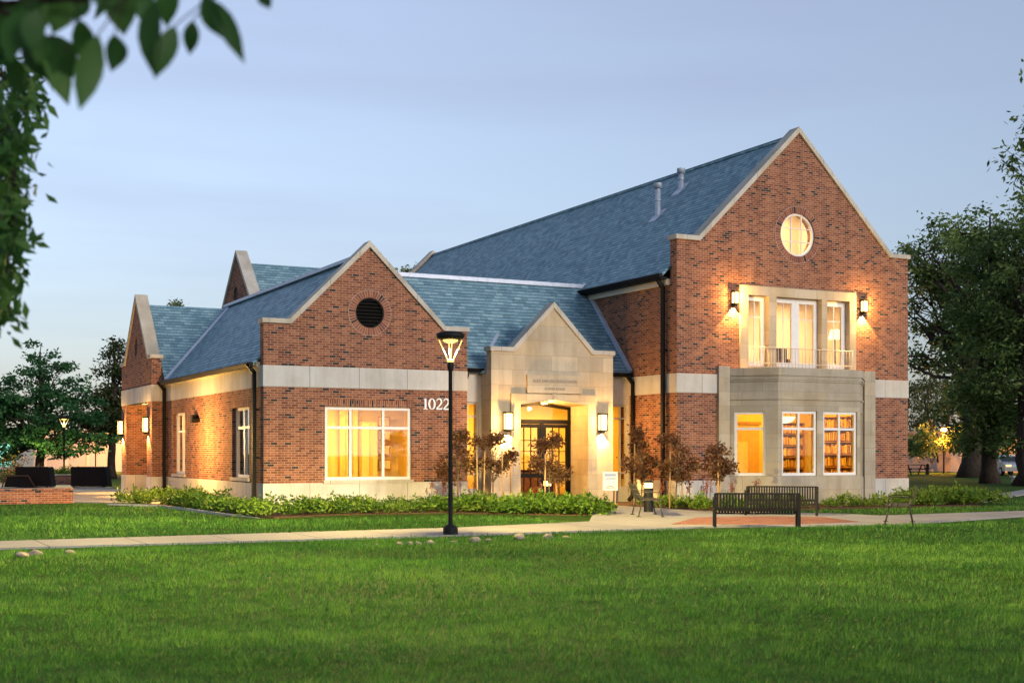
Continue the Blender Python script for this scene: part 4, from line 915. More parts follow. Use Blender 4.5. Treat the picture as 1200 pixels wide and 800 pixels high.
# ---- the tree over the camera: a twig with big leaves hangs in at the top left, finer foliage down the left edge
def near_tree():
    rng = np.random.default_rng(31); base = Vector((-1.9, 5.6, lawn_h(-1.9, 5.6)))
    t = empty('overhanging_tree', base, 'leafy tree whose twigs of large leaves hang into the top left corner', 'tree')
    B = np.array(base); mb = MB()
    mb.tube([(0,0,-0.1),(0.05,0.02,1.0),(0.0,0.05,2.2),(-0.1,0,3.4),(0.1,0.1,5.5)], [0.20,0.15,0.13,0.10,0.03], 12)
    def wp(px, py, t_): return np.array(deep(px, py, t_)) - B
    tw = []
    main = [np.array([0.0,0.05,2.2]), wp(-260,40,3.6), wp(-60,8,2.9), wp(40,2,2.75), wp(150,-6,2.7), wp(260,-14,2.68), wp(345,-30,2.7)]
    mb.tube(main, [0.05,0.03,0.010,0.007,0.005,0.004,0.002], 7); tw.append(main)
    b2 = [wp(-20,6,2.85), wp(20,20,2.78), wp(55,44,2.76), wp(80,60,2.75)]; mb.tube(b2, [0.008,0.005,0.004,0.002], 5)
    b3 = [np.array([-0.1,0,3.4]), wp(-120,-40,6.2), wp(-20,60,6.0), wp(10,150,6.0), wp(20,250,6.1), wp(12,350,6.2)]; mb.tube(b3, [0.045,0.03,0.018,0.012,0.008,0.004], 6)
    b4 = [wp(-120,-40,6.2), wp(-60,150,5.6), wp(-20,300,5.6)]; mb.tube(b4, [0.02,0.012,0.005], 6)
    leafm = MB()
    def big_leaf(p, tip, side, wdt, tint):
        p = np.array(p); tip = np.array(tip); d = tip-p; Ln = np.linalg.norm(d); d /= Ln; s = side - d*np.dot(side, d); s /= np.linalg.norm(s); nn = np.cross(d, s)
        prof = [(0,0.02),(0.12,0.55),(0.3,0.95),(0.48,1.0),(0.68,0.78),(0.86,0.36),(1.0,0.02)]; V = []; F = []
        for a, w_ in prof:
            c = p + d*Ln*a + nn*(0.10*Ln*math.sin(a*2.6)); V += [c - s*w_*wdt/2 + nn*0.10*wdt*w_, c, c + s*w_*wdt/2 + nn*0.10*wdt*w_]
        for i in range(len(prof)-1): F += [(3*i,3*i+1,3*i+4,3*i+3),(3*i+1,3*i+2,3*i+5,3*i+4)]
        leafm.add(V, F, tint, True)
    rightv = np.array(_r); 
    spec = [(92,22,96,82,34,2.75),(115,40,92,140,36,2.72),(134,40,128,90,40,2.75),(180,0,186,106,38,2.7),(205,30,178,102,28,2.75),(226,24,222,70,22,2.72),(250,0,290,86,26,2.7),(238,-6,268,54,30,2.68),(305,-10,318,14,20,2.7),(30,10,12,88,44,2.7),(52,40,44,82,30,2.78),(66,44,62,96,20,2.8),(10,60,20,120,30,2.8),(-10,10,-6,90,46,2.72),(140,-10,146,50,40,2.75),(160,-20,120,26,34,2.8),(75,-10,60,46,36,2.78),(105,0,78,30,26,2.82),(130,4,150,36,24,2.85),(200,-20,196,40,34,2.8)]
    for px, py, tx, ty, w_, d_ in spec:
        tx = px+(tx-px)*0.92; ty = py+(ty-py)*0.88; w_ *= 0.88
        dd = d_ + rng.uniform(-0.08, 0.08); k = d_/FPX
        side = rightv*rng.choice([-1,1]) + np.array(_f)*rng.uniform(-0.5,0.5)
        big_leaf(wp(px,py,dd), wp(tx,ty,dd+rng.uniform(-0.03,0.03)), side, w_*k, float(np.clip(rng.normal(0.4,0.2),0,1)))
        near = min((np.array(q) for q in main[1:]+b2), key=lambda q: np.linalg.norm(q-wp(px,py,dd))); mb.tube([near, wp(px,py,dd)], 0.0016, 4, False)
    for i in range(75):
        px = rng.uniform(-160, 60) if rng.random() < 0.75 else rng.uniform(40, 170); py = rng.uniform(-150, 60) if px < 60 else rng.uniform(-140, -25)
        dd = rng.uniform(2.6, 3.3); ln = rng.uniform(45, 75); an = rng.normal(0, 0.5)
        big_leaf(wp(px,py,dd), wp(px+ln*math.sin(an), py+ln*math.cos(an), dd+rng.uniform(-0.05,0.05)), rightv*rng.choice([-1,1])+np.array(_f)*rng.uniform(-1,1), rng.uniform(24,42)*dd/FPX, float(np.clip(rng.normal(0.4,0.2),0,1)))
    mb.build('trunk', M['twig'], t); leafm.build('foliage', M['lf_near'], t)
    lc = LeafCloud(); cs = []
    for i in range(95):
        py = rng.uniform(80, 385); edge = np.interp(py, [80,130,180,250,300,340,385],[52,34,26,34,26,12,4])
        px = edge - abs(rng.normal(0, 26)) - 6; cs.append((wp(px, py, rng.uniform(5.5, 6.5)), rng.normal(0,0.15)))
    stems = MB()
    for c_, _ in cs:
        q = min((np.array(v) for v in b3[1:]), key=lambda v: abs(v[2]-c_[2]-0.25)); stems.tube(wiggle(rng, q, c_, 3, 0.06), [0.006,0.004,0.003,0.0015], 4, False)
    stems.build('twig', M['twig'], t)
    lc.leaves(rng, cs, 0.045, 16, 0.085, 0.030, 0.75, 0.2, 0.75, 1.0); lc.build('foliage', M['lf_near'], t)
    return t
near_tree()
def edge_tree():
    rng = np.random.default_rng(41); base = deep(1330, 530.5, 17); base.z = lawn_h(base.x, base.y)
    t = empty('border_tree', base, 'tree beyond the frame whose thin dark twigs reach in at the upper right edge', 'tree'); B = np.array(base); mb = MB()
    mb.tube([(0,0,-0.1),(0,0.05,2.0),(0.1,0,4.0),(0,0.1,7.0)],[0.28,0.2,0.16,0.05],10)
    def wp(px,py,t_): return np.array(deep(px,py,t_))-B
    cs = []
    for tgt in ((1172,190),(1178,175),(1190,205),(1197,140),(1203,75),(1198,225),(1194,160),(1215,190),(1228,150),(1202,178)):
        src = np.array([0.1,0,4.0])+rng.normal(size=3)*0.1; P = wiggle(rng, src, wp(*tgt,16.5), 4, 0.04); mb.tube(P,[0.04,0.02,0.012,0.008,0.003],5)
        cs.append((P[-1],0)); cs.append((P[-1]*0.8+P[-2]*0.2,0)); cs.append((P[-1]*0.6+P[-2]*0.4,0))
    mb.build('trunk', M['twig'], t); lc = LeafCloud(); lc.leaves(rng, cs, 0.07, 13, 0.10, 0.036, 0.35, 0.2, 0.3, 1.0)
    lc.leaves(rng, [(np.array([_r.x,_r.y,0])*3.8+np.array([0,0,7])+d/np.linalg.norm(d)*rng.uniform(0.4,1.9),0) for d in rng.normal(size=(70,3))], 0.25, 60, 0.14, 0.06, 0.4, 0.2); lc.build('foliage', M['lf_dark'], t)
edge_tree()

# ---- young purple-leaved trees with stakes
def young_tree(loc, label, h, lumps, seed, stakes=((0.22,0.02),), trunk_r=0.018):
    rng = np.random.default_rng(seed); t = empty('young_tree', loc, label, 'young tree', 'young purple-leaved trees along the front')
    mb = MB(); P = wiggle(rng, (0,0,-0.05), (rng.normal(0,0.05),rng.normal(0,0.05),h*0.85), 5, 0.012); mb.tube(P, list(np.linspace(trunk_r*1.5, trunk_r*0.5, 6)), 7); cs = []
    for x, y, z, r in lumps:
        for k in range(7):
            d = rng.normal(size=3); d /= np.linalg.norm(d); c = np.array([x,y,z]) + d*r*rng.uniform(0.4,1.0)*np.array([1,1,0.8]); cs.append((c, rng.normal(0,0.12)))
            s_ = P[min(5, max(2, int(c[2]/h*5)))]*0.6+P[2]*0.4; mb.tube(wiggle(rng, s_, c, 3, 0.05), [trunk_r*0.5,trunk_r*0.4,trunk_r*0.3,trunk_r*0.15], 4)
    mb.build('trunk', M['barkpale'], t)
    lc = LeafCloud(); lc.leaves(rng, cs, 0.09, 44, 0.11, 0.055, 0.5, 0.22, 0.15, 0.9); lc.build('crown', M['lf_purple'], t)
    for x, y in stakes:
        mb = MB(); mb.tube([(x,y,-0.05),(x*0.9,y,h*0.72)], [0.024,0.022], 6); mb.build('stake', M['stake'], t)
    return t
gY = lambda px, Y: Vector((ray(px, 540).x*(Y/ray(px, 540).y), Y, 0))
young_tree(gY(537,33.6), 'purple-leaved young tree right behind the tall lamp post', 2.35, [(-0.25,0,1.35,0.42),(0.1,0,1.75,0.36),(-0.3,0.1,1.0,0.3),(0.25,0,1.2,0.35),(0,0,2.1,0.16)], 51, stakes=((0.32,-0.6),))
young_tree(gY(578,33.4), 'purple-leaved young tree beside the left entrance lamp', 2.3, [(-0.3,0,1.9,0.30),(0.05,0,2.0,0.25),(-0.25,0,1.3,0.32),(0.35,0,1.2,0.24),(0.5,0,1.45,0.22)], 52, stakes=((-0.35,-0.1),(0.2,-0.2)))
young_tree(gY(643,32.2), 'purple-leaved young tree standing in front of the entrance doors', 2.2, [(-0.1,0,1.85,0.22),(0.1,0,1.95,0.22),(-0.35,0,1.35,0.25),(0.1,0,1.2,0.35),(0.35,0,1.0,0.24)], 53, stakes=((-0.18,-0.1),(0.28,0.05)))
young_tree(gY(752,32.6), 'tallest purple-leaved young tree, in the orange-lit corner right of the entrance', 2.6, [(-0.1,0,2.2,0.24),(0.0,0,1.75,0.34),(-0.3,0,1.35,0.36),(0.25,0,1.3,0.38),(0.1,0,1.0,0.3)], 54, stakes=((-0.2,0.1),))
young_tree(gY(792,31.6), 'purple-leaved young tree at the brick corner behind the lit bollard', 2.3, [(-0.2,0,1.95,0.32),(0.1,0,1.55,0.38),(0.5,0,1.3,0.26),(-0.2,0,1.15,0.36),(0.25,0,1.0,0.25)], 55, stakes=((-0.25,-0.05),(0.3,0.1)))
young_tree(gY(841,29.6), 'round-headed purple young tree left of the stone bay window', 1.95, [(0.0,0,1.65,0.26),(-0.2,0,1.3,0.32),(0.22,0,1.25,0.32),(0.05,0,1.05,0.26)], 56, stakes=((-0.1,-0.15),(0.12,0.05)))

# ---- shrubs: five meshes, every bush a thing of its own
def shrub_mesh(seed, r, h, n=46, per=9, size=0.105, mat='lf_shrub', tint0=0.5, flowers=False):
    rng = np.random.default_rng(seed); lc = LeafCloud(); cs = []
    for k in range(n):
        a = rng.uniform(0, 2*np.pi); q = rng.uniform(0,1)**0.5*r; z = h*(0.25+0.7*rng.uniform(0,1)*(1-(q/r)**2*0.6)); cs.append(((q*math.cos(a), q*math.sin(a), z), rng.normal(0,0.12)+0.15*(z/h-0.5)))
    lc.leaves(rng, cs, 0.055, per, size, size*0.45, tint0, 0.18, -0.25, 0.9); return lc
protos = []
for i, (r, h, mt, t0) in enumerate(((0.42,0.48,'lf_shrub',0.5),(0.36,0.40,'lf_shrub',0.4),(0.48,0.56,'lf_shrub',0.55),(0.40,0.42,'lf_hedge',0.55),(0.34,0.40,'lf_hedge',0.5),(0.46,0.42,'lf_shrub',0.62))):
    protos.append(shrub_mesh(60+i, r*1.0, h*0.88, mat=mt, tint0=t0).build('shrub', M[mt]))
used_p = set(); rs = random.Random(5)
def shrub(x, y, k, label, group, s=1.0):
    o = protos[k]
    if k in used_p: o = protos[k].copy(); COL.objects.link(o)
    used_p.add(k); o.location = (x, y, 0.0); o.rotation_euler = (0, 0, rs.uniform(0, 6.28)); o.scale = (s*rs.uniform(0.9,1.15), s*rs.uniform(0.9,1.15), s*rs.uniform(0.85,1.2))
    tag(o, label, 'shrub', group); return o
def row(p0, p1, n, ks, label, group, jit=0.15, s=1.0):
    for i in range(n):
        f_ = (i+0.5)/n; shrub(p0[0]+(p1[0]-p0[0])*f_+rs.uniform(-jit,jit), p0[1]+(p1[1]-p0[1])*f_+rs.uniform(-jit,jit), rs.choice(ks), label, group, s*rs.uniform(0.85,1.15))
row((7.9,41.0),(9.5,43.8), 5, (0,1,2), 'dark bushy shrub at the corner of the patio in front of the porch', 'shrubs before the porch')
row((9.1,41.0),(9.25,36.6), 9, (0,1,2), 'leafy shrub in the outer bed row along the left wing side wall', 'shrubs along the side of the left wing')
row((9.9,45.5),(9.95,37.0), 9, (1,2,5), 'leafy shrub close against the side wall of the left wing', 'shrubs along the side of the left wing')
row((9.3,35.9),(9.75,32.1), 6, (0,1,5), 'leafy shrub rounding the front corner of the left wing bed', 'shrubs round the corner of the left wing')
row((10.4,34.6),(16.2,33.9), 12, (0,2,5), 'tall leafy shrub below the wide window of the left wing', 'shrubs below the wide wing window', 0.15, 0.85)
row((10.2,32.9),(15.0,32.4), 10, (0,1,5), 'low leafy shrub in the front row between the lawn and the wide wing window', 'front row shrubs before the left wing', 0.15, 0.85)
row((14.8,32.6),(18.0,31.2), 9, (0,2,5), 'dense green shrub in the bed left of the entrance path', 'shrubs left of the entrance', 0.2, 1.1)
row((15.8,31.2),(17.75,29.2), 13, (1,0,2), 'dark low shrub at the tip of the bed in front of the doors', 'shrubs at the tip of the entrance bed', 0.3, 1.1)
row((21.4,32.8),(22.6,29.6), 9, (3,4,5), 'bright leafy shrub beside the bollard right of the entrance path', 'shrubs right of the entrance', 0.2, 0.85)
row((22.6,30.4),(25.2,30.2), 8, (3,4,5), 'bright leafy shrub under the young tree left of the stone bay', 'shrubs left of the stone bay', 0.2, 0.85)
row((26.0,30.3),(29.2,29.9), 6, (3,4), 'separate round clipped shrub in front of the stone bay window', 'round shrubs before the stone bay', 0.05, 0.85)
row((29.2,30.2),(32.4,29.7), 11, (3,4,0), 'pale green shrub of the low hedge reaching past the right brick corner', 'hedge shrubs at the right corner', 0.22, 1.05)
row((29.9,31.2),(33.2,31.0), 9, (3,4,0), 'pale green shrub in the back row of the hedge at the right corner', 'hedge shrubs at the right corner', 0.22, 1.1)
# coral-flowered stalks standing up out of the beds
def stalks(seed):
    rng = np.random.default_rng(seed); mb = MB(); lc = LeafCloud(); cs = []
    for k in range(5):
        x, y = rng.normal(0,0.10,2); h = rng.uniform(0.55,0.85); tx, ty = x+rng.normal(0,0.05), y+rng.normal(0,0.05); mb.tube([(x,y,0),(tx,ty,h)],0.006,4)
        for q in range(3): cs.append(((tx,ty,h-0.06*q),0))
    return mb, lc, cs, rng
fl_protos = []
for i in range(2):
    mb, lc, cs, rng = stalks(80+i); t = empty('flower_clump', (0,0,0), '', 'flower'); mb.build('stem', M['barkpale'], t); lc.leaves(rng, cs, 0.025, 9, 0.05, 0.03, 0.5, 0.25, 0, 1.0); lc.build('blossom', M['flower'], t); fl_protos.append(t)
fspots = [(15.3,34.6,'a'),(15.8,34.7,'a'),(16.4,34.5,'a'),(18.2,33.8,'b'),(20.95+0.4,33.4,'c'),(21.9,32.6,'c'),(22.5,32.4,'c'),(22.9,32.0,'c'),(23.3,32.3,'c'),(23.8,31.9,'c'),(24.6,31.8,'c')]
lab = {'a':('coral flower stalks against the stone base right of the wide wing window','coral flowers before the left wing'),'b':('single clump of coral flower stalks left of the entrance doors',None),'c':('coral flower stalks above the shrubs right of the entrance','coral flowers right of the entrance')}
for i, (x, y, k) in enumerate(fspots):
    o = fl_protos[i % 2] if i < 2 else copy_tree(fl_protos[i % 2]); o.location = (x, y, 0); o.rotation_euler = (0,0,i*1.3); tag(o, *[lab[k][0], 'flower', lab[k][1]])

# ---- grass: blades over the lawn in view, tufts thinner with distance (nobody could count it)
def vnoise(x, y, sc, seed):
    g = np.random.default_rng(seed).random((257, 257)); u = (x/sc) % 256; v = (y/sc) % 256; i = u.astype(int); j = v.astype(int); a = u-i; b = v-j
    a = a*a*(3-2*a); b = b*b*(3-2*b)
    return (g[i,j]*(1-a)*(1-b)+g[i+1,j]*a*(1-b)+g[i,j+1]*(1-a)*b+g[i+1,j+1]*a*b)*2-1
def grass():
    rng = np.random.default_rng(7); Vs = []; Ts = []
    def in_path(x, y): return (y > 22.85) & (y < 25.6)
    bands = [(8.2,11.5,1700,0.056,0.0068),(11.5,15.5,1200,0.058,0.009),(15.5,20.0,720,0.06,0.012),(20.0,24.5,460,0.062,0.015),(24.5,33.0,200,0.07,0.022),(33.0,50.0,90,0.07,0.03)]
    A_ = math.tan(R(21.6)) ; n_all = 0
    for d0, d1, dens, h, w_ in bands:
        area = (d1*d1-d0*d0)*A_ + 2*3.0*(d1-d0); n = int(area*dens)
        t_ = np.sqrt(rng.uniform(d0*d0, d1*d1, n)); half = t_*A_ + 2.5; lat = rng.uniform(-1,1,n)*half
        x = _f.x*t_ + _r.x*lat; y = _f.y*t_ + _r.y*lat
        clump = np.sin(x*7.3+np.sin(y*5.1)*2)*np.sin(y*6.7+np.sin(x*4.3)*2)
        keep = ~((y > 22.75) & (y < 26.9) & (x < 60)) if d0 < 24 else (y > 25.6)
        if d0 >= 20: keep = ((y < 23.0) & ~((x>15.8)&(y>22.2))) | ((y > 25.7) & (y < 30.5) & ~((x > 15.0) & (x < 22.8)) & (x < 33))
        if d0 == 24.5: keep |= (x < 8.6) & (y > 25.7) & (y < 42.8)
        if d0 >= 33: keep = ((x < 8.6) & (y > 25.7) & (y < 42.8)) | ((x > 22.8) & (y > 25.9 + np.maximum(0, (x-29)*0.235)) & (y < 28.7)) | ((x > 33.3) & (y > 26.6 + np.maximum(0, (x-29)*0.235)) & (y - 31 < (x - 33)*0.6 - 0.7))
        x = x[keep]; y = y[keep]; clump = clump[keep]; n = len(x)
        z = lawn_h(x, y); cl = vnoise(x, y, 0.16, 1) + 0.6*vnoise(x, y, 0.45, 2); big = vnoise(x, y, 1.7, 3); dirn = vnoise(x, y, 0.30, 4)*3.2
        a = dirn + rng.normal(0, 0.9, n); lean = np.abs(rng.normal(0.50, 0.28, n)); hh = h*rng.uniform(0.5,1.2,n)*(1+0.38*cl+0.12*big); hh = np.maximum(hh, 0.012)
        b = rng.uniform(0, 2*np.pi, n); wx = np.cos(b)*w_/2; wy = np.sin(b)*w_/2
        P0 = np.stack([x-wx, y-wy, z-0.004], 1); P1 = np.stack([x+wx, y+wy, z-0.004], 1)
        P2 = np.stack([x+np.cos(a)*lean*hh, y+np.sin(a)*lean*hh, z+hh*np.sqrt(np.clip(1-0.3*lean**2,0.2,1))], 1)
        Vs.append(np.stack([P0,P1,P2],1).reshape(-1,3))
        stripe = 0.10*np.sign(np.sin((x*0.35+y*0.94)*2*np.pi/2.4)); patch = stripe + 0.12*np.sin(x*0.55+1.3*np.sin(y*0.35)) + 0.08*np.sin(y*0.9+0.7*x)
        Ts.append(np.clip(0.42 + 0.7*patch + 0.20*cl + 0.16*big + rng.normal(0,0.24,n), 0, 1)); n_all += n
    V = np.concatenate(Vs); T = np.concatenate(Ts); n = len(T); me = bpy.data.meshes.new('grass')
    me.vertices.add(3*n); me.vertices.foreach_set('co', V.ravel()); me.loops.add(3*n); me.loops.foreach_set('vertex_index', np.arange(3*n)); me.polygons.add(n); me.polygons.foreach_set('loop_start', np.arange(0,3*n,3)); me.polygons.foreach_set('loop_total', np.full(n,3)); me.update()
    at = me.attributes.new('tint','FLOAT','FACE'); at.data.foreach_set('value', T.astype(np.float32)); me.materials.append(M['blade'])
    o = bpy.data.objects.new('grass', me); COL.objects.link(o); tag(o, 'short green lawn grass in front of the building', 'grass', kind='stuff')
grass()

# ---- the broken line of field stones along the edge of the lawn
rk = random.Random(9)
stone_px = [(25,656.5,1.5,'flat sunken stone first from the left edge of the lawn'),(41,654,1.3,'rounded tan stone second from the left edge of the lawn'),(82,653.5,1.2,'lone tan stone left of the gap in the stone line'),(429,639.6,0.6,'tiny stone first after the wide gap in the stone line'),(440,639.6,0.6,'tiny stone second after the wide gap in the stone line'),(468,639.2,0.9,'small low stone third after the wide gap, left of the lamp post'),(480,638.8,0.9,'pale stone fourth after the wide gap, left of the lamp post'),(490,638.4,0.9,'pale stone fifth after the wide gap, left of the lamp post'),(505,637.8,1.0,'largest pale stone just left of the lamp post foot'),(531,637,0.8,'flat stone directly in front of the lamp post foot'),(557,636.4,1.4,'wide flat stone just right of the lamp post foot'),(572,636,0.9,'small rounded stone second right of the lamp post'),(609,634.4,1.6,'long flat stone midway between lamp post and entrance path'),(642,633,1.4,'long pale stone second last in the stone line'),(664,631.5,1.1,'domed tan stone last in the stone line, nearest the plaza')]
for px, py, s_, lb in stone_px:
    p = gnd(px, py, 0.02); bm = bmesh.new(); bmesh.ops.create_icosphere(bm, subdivisions=2, radius=0.065*s_)
    ph = rk.uniform(0,6)
    for v in bm.verts: v.co.x *= 1.25+0.25*math.sin(ph+v.co.y*9); v.co.z = v.co.z*(0.62+0.2*math.sin(ph*2+v.co.x*14)); v.co += v.co.normalized()*0.012*math.sin(v.co.x*40+ph)*math.cos(v.co.y*37)
    me = bpy.data.meshes.new('stone'); bm.to_mesh(me); bm.free(); me.materials.append(M['rock']); o = bpy.data.objects.new('stone', me); COL.objects.link(o)
    o.location = (p.x, p.y, float(lawn_h(p.x, p.y))+0.025*s_); o.rotation_euler = (0.1,0.1,rk.uniform(0,3)); tag(o, lb, 'stone', 'field stones along the edge of the front lawn')

# ================================================================== STREET FURNITURE
def post_lamp(loc, label, energy, h=3.96):
    t = empty('lamp_post', loc, label, 'lamp post', 'post lamps with inverted cone heads')
    mb = MB(); mb.lathe([(0.145,-0.06),(0.145,0.13),(0.13,0.17),(0.065,0.21)], (0,0,0), 16, smooth=False); mb.build('base', M['black'], t)
    mb = MB(); mb.lathe([(0.045,0.2),(0.038,h-0.78),(0.055,h-0.75),(0.068,h-0.66),(0.055,h-0.60)], (0,0,0), 14); mb.build('pole', M['black'], t)
    mb = MB(); mb.lathe([(0.20,h-0.16),(0.27,h-0.13),(0.285,h-0.05),(0.20,h-0.01),(0.05,h)], (0,0,0), 24); mb.build('shade', M['black'], t)
    mb = MB(); mb.lathe([(0.055,h-0.60),(0.075,h-0.57),(0.045,h-0.54)], (0,0,0), 14)
    for k in range(4):
        a = math.pi/4+k*math.pi/2+0.5; mb.tube([(0.05*math.cos(a),0.05*math.sin(a),h-0.57),(0.225*math.cos(a),0.225*math.sin(a),h-0.17)],0.011,6)
    mb.build('arm', M['bulb'], t)
    mb = MB(); mb.lathe([(0.06,h-0.23),(0.13,h-0.20),(0.15,h-0.165)], (0,0,0), 16); mb.build('lamp_lens', M['bulb'], t)
    lamp('post_light', 'POINT', (0,0,h-0.34), energy, (1.0,0.74,0.24), t, shadow_soft_size=0.05)
    ld = [c for c in t.children if c.type == 'LIGHT'][-1].data; ld.use_nodes = True; n_ = ld.node_tree       # street optics: throws its light wide and low, none above the horizon
    em = next(q for q in n_.nodes if q.type == 'EMISSION'); tcn = n_.nodes.new('ShaderNodeTexCoord'); sp = n_.nodes.new('ShaderNodeSeparateXYZ'); rm = n_.nodes.new('ShaderNodeMapRange')
    rp = n_.nodes.new('ShaderNodeValToRGB'); e_ = rp.color_ramp.elements
    while len(e_) < 5: e_.new(0.5)
    for q, (p_, v_) in zip(e_, ((0.0,0.10),(0.35,0.20),(0.66,1.0),(0.80,0.30),(0.91,0.0))): q.position = p_; q.color = (v_,v_,v_,1)
    n_.links.new(tcn.outputs['Normal'], sp.inputs[0]); rm.inputs['From Min'].default_value = -1; rm.inputs['From Max'].default_value = 0.1
    n_.links.new(sp.outputs[2], rm.inputs[0]); n_.links.new(rm.outputs[0], rp.inputs[0])
    mm_ = n_.nodes.new('ShaderNodeMath'); mm_.operation = 'MULTIPLY'; mm_.inputs[1].default_value = 6.0; n_.links.new(rp.outputs[0], mm_.inputs[0]); n_.links.new(mm_.outputs[0], em.inputs['Strength'])
    return t
post_lamp((10.63,23.25,0), 'tall black lamp post with a lit inverted cone head beside the front walk', 640)
gl = deep(75,530.5,69); gl.z = 0
post_lamp(gl, 'distant lit lamp post in front of the maple by the patio', 200, 3.55)

def strap_bench(loc, rz, label):
    t = empty('park_bench', loc, label, 'bench', 'black slatted benches on the brick plaza', rz); Lb = 1.76; n = 27
    mb = MB(); mb.box(-Lb/2,0.36,0.70,Lb/2,0.40,0.735); mb.box(-Lb/2+0.04,0.37,0.36,Lb/2-0.04,0.40,0.39)
    for i in range(n): x = -Lb/2+0.05+(Lb-0.1)*i/(n-1); mb.box(x-0.019,0.375,0.385,x+0.019,0.388,0.705)
    mb.build('backrest', M['black'], t)
    mb = MB(); mb.box(-Lb/2+0.04,-0.07,0.36,Lb/2-0.04,-0.03,0.40); mb.box(-Lb/2+0.04,0.33,0.36,Lb/2-0.04,0.365,0.40)
    for i in range(n): x = -Lb/2+0.05+(Lb-0.1)*i/(n-1); mb.box(x-0.019,-0.072,0.395,x+0.019,0.36,0.408); mb.box(x-0.019,-0.085,0.28,x+0.019,-0.073,0.40)
    mb.box(-Lb/2+0.04,-0.09,0.262,Lb/2-0.04,-0.068,0.292)
    mb.build('seat', M['black'], t)
    for s_ in (-1, 1):
        mb = MB(); x = s_*(Lb/2-0.0)
        mb.box(x-0.032,-0.08,0.59,x+0.032,0.40,0.63); mb.box(x-0.03,0.05,0.395,x+0.03,0.09,0.585); mb.box(x-0.03,-0.06,0.36,x+0.03,0.38,0.395); mb.build('armrest', M['black'], t)
        for y in (-0.075, 0.365): mb = MB(); mb.box(x-0.028,y-0.02,0,x+0.028,y+0.03,0.60 if y < 0 else 0.72); mb.build('leg', M['black'], t)
    return t
b1a = gnd(838,617.5); b1b = gnd(933,618); bc = (b1a+b1b)/2; rz1 = math.atan2((b1b-b1a).y, (b1b-b1a).x)
strap_bench((bc.x,bc.y,0.02), rz1+math.pi, 'nearer of the two black slatted benches, seen from behind on the lawn edge')
b2a = gnd(876,604); b2b = gnd(955,605); bc = (b2a+b2b)/2; rz2 = math.atan2((b2b-b2a).y, (b2b-b2a).x)
strap_bench((bc.x,bc.y,0.02), rz2, 'farther black slatted bench facing the lawn in front of the stone bay')
def slim_bench(loc, rz, label):
    t = empty('garden_bench', loc, label, 'bench', 'slim-legged metal benches at the ends of the plaza', rz); Lb = 1.5
    mb = MB()
    for y in (-0.20,-0.06,0.08,0.20): mb.box(-Lb/2,y-0.055,0.405+0.02*abs(y),Lb/2,y+0.055,0.43+0.02*abs(y))
    mb.build('seat', M['metalgreen'], t); mb = MB()
    for z in (0.50,0.62,0.74): y = 0.27+(z-0.43)*0.36; mb.hexa([(-Lb/2,y-0.02,z-0.05),(Lb/2,y-0.02,z-0.05),(Lb/2,y,z-0.055),(-Lb/2,y,z-0.055),(-Lb/2,y+0.018,z+0.05),(Lb/2,y+0.018,z+0.05),(Lb/2,y+0.038,z+0.045),(-Lb/2,y+0.038,z+0.045)])
    mb.build('backrest', M['metalgreen'], t)
    for s_ in (-1,1):
        x = s_*(Lb/2-0.06); mb = MB(); mb.tube([(x,-0.18,0.41),(x,-0.27,0.0)],0.017,6); mb.tube([(x,-0.32,0.008),(x,-0.22,0.008)],0.016,5); mb.build('leg', M['metalgreen'], t)
        mb = MB(); mb.tube([(x,0.43,0.83),(x,0.24,0.40),(x,0.33,0.0)],0.017,6); mb.tube([(x,0.27,0.008),(x,0.38,0.008)],0.016,5); mb.build('leg', M['metalgreen'], t)
        mb = MB(); mb.tube([(x,-0.20,0.41),(x,-0.21,0.60),(x,0.02,0.62),(x,0.33,0.60)],0.014,6); mb.build('armrest', M['metalgreen'], t)
    return t
p = gnd(757,606); slim_bench((p.x+0.3,p.y+0.35,0.02), R(52)+R(12), 'slim metal bench with leaning slatted back left of the plaza, near the white sign')
p = gnd(1055,616); slim_bench((p.x+0.45,p.y+0.55,0.02), R(52+180)-R(6), 'slim metal bench seen end-on at the right end of the walk')
# bollard lights
def bollard(loc, label):
    t = empty('bollard_light', loc, label, 'bollard light', 'lit bollards by the entrance path')
    mb = MB(); mb.lathe([(0.13,-0.03),(0.13,0.66)], (0,0,0), 16); mb.build('post', M['black'], t)
    mb = MB(); mb.lathe([(0.105,0.662),(0.105,0.80)], (0,0,0), 16); mb.build('lamp_lens', M['sconce'], t)
    mb = MB(); mb.lathe([(0.135,0.802),(0.135,0.83),(0.08,0.87)], (0,0,0), 16); mb.build('cap', M['black'], t)
    return t
bollard((*gY(641.5,33.0).xy,0), 'lit black bollard in front of the glazed doors'); bollard((*gY(760,29.7).xy,0), 'lit black bollard right of the slim bench')
# white sign near the entry
p = gY(715,32.4); t = empty('notice_sign', (p.x,p.y,0), 'small white notice board with a pale blue heading right of the entrance', 'sign', rz=-YAW*0.7)
mb = MB(); mb.box(-0.22,-0.02,0.52,0.22,0.02,1.06); mb.build('panel', M['paper'], t)
mb = MB(); mb.box(-0.17,-0.024,0.93,0.17,-0.0205,1.0); mb.box(-0.14,-0.024,0.84,0.16,-0.0205,0.88); mb.build('heading', M['signblue'], t)
mb = MB(); mb.tube([(-0.13+0.26*k/10,-0.022,0.58+0.065*math.sin(math.pi*k/10)) for k in range(11)],0.008,5); mb.tube([(-0.07+0.15*k/8,-0.022,0.575+0.025*math.sin(math.pi*k/8)) for k in range(9)],0.006,5); mb.build('emblem', M['bronze'], t)
for s_ in (-1,1): mb = MB(); mb.box(s_*0.16-0.015,0.021,-0.03,s_*0.16+0.015,0.05,1.0); mb.build('post', M['stake'], t)

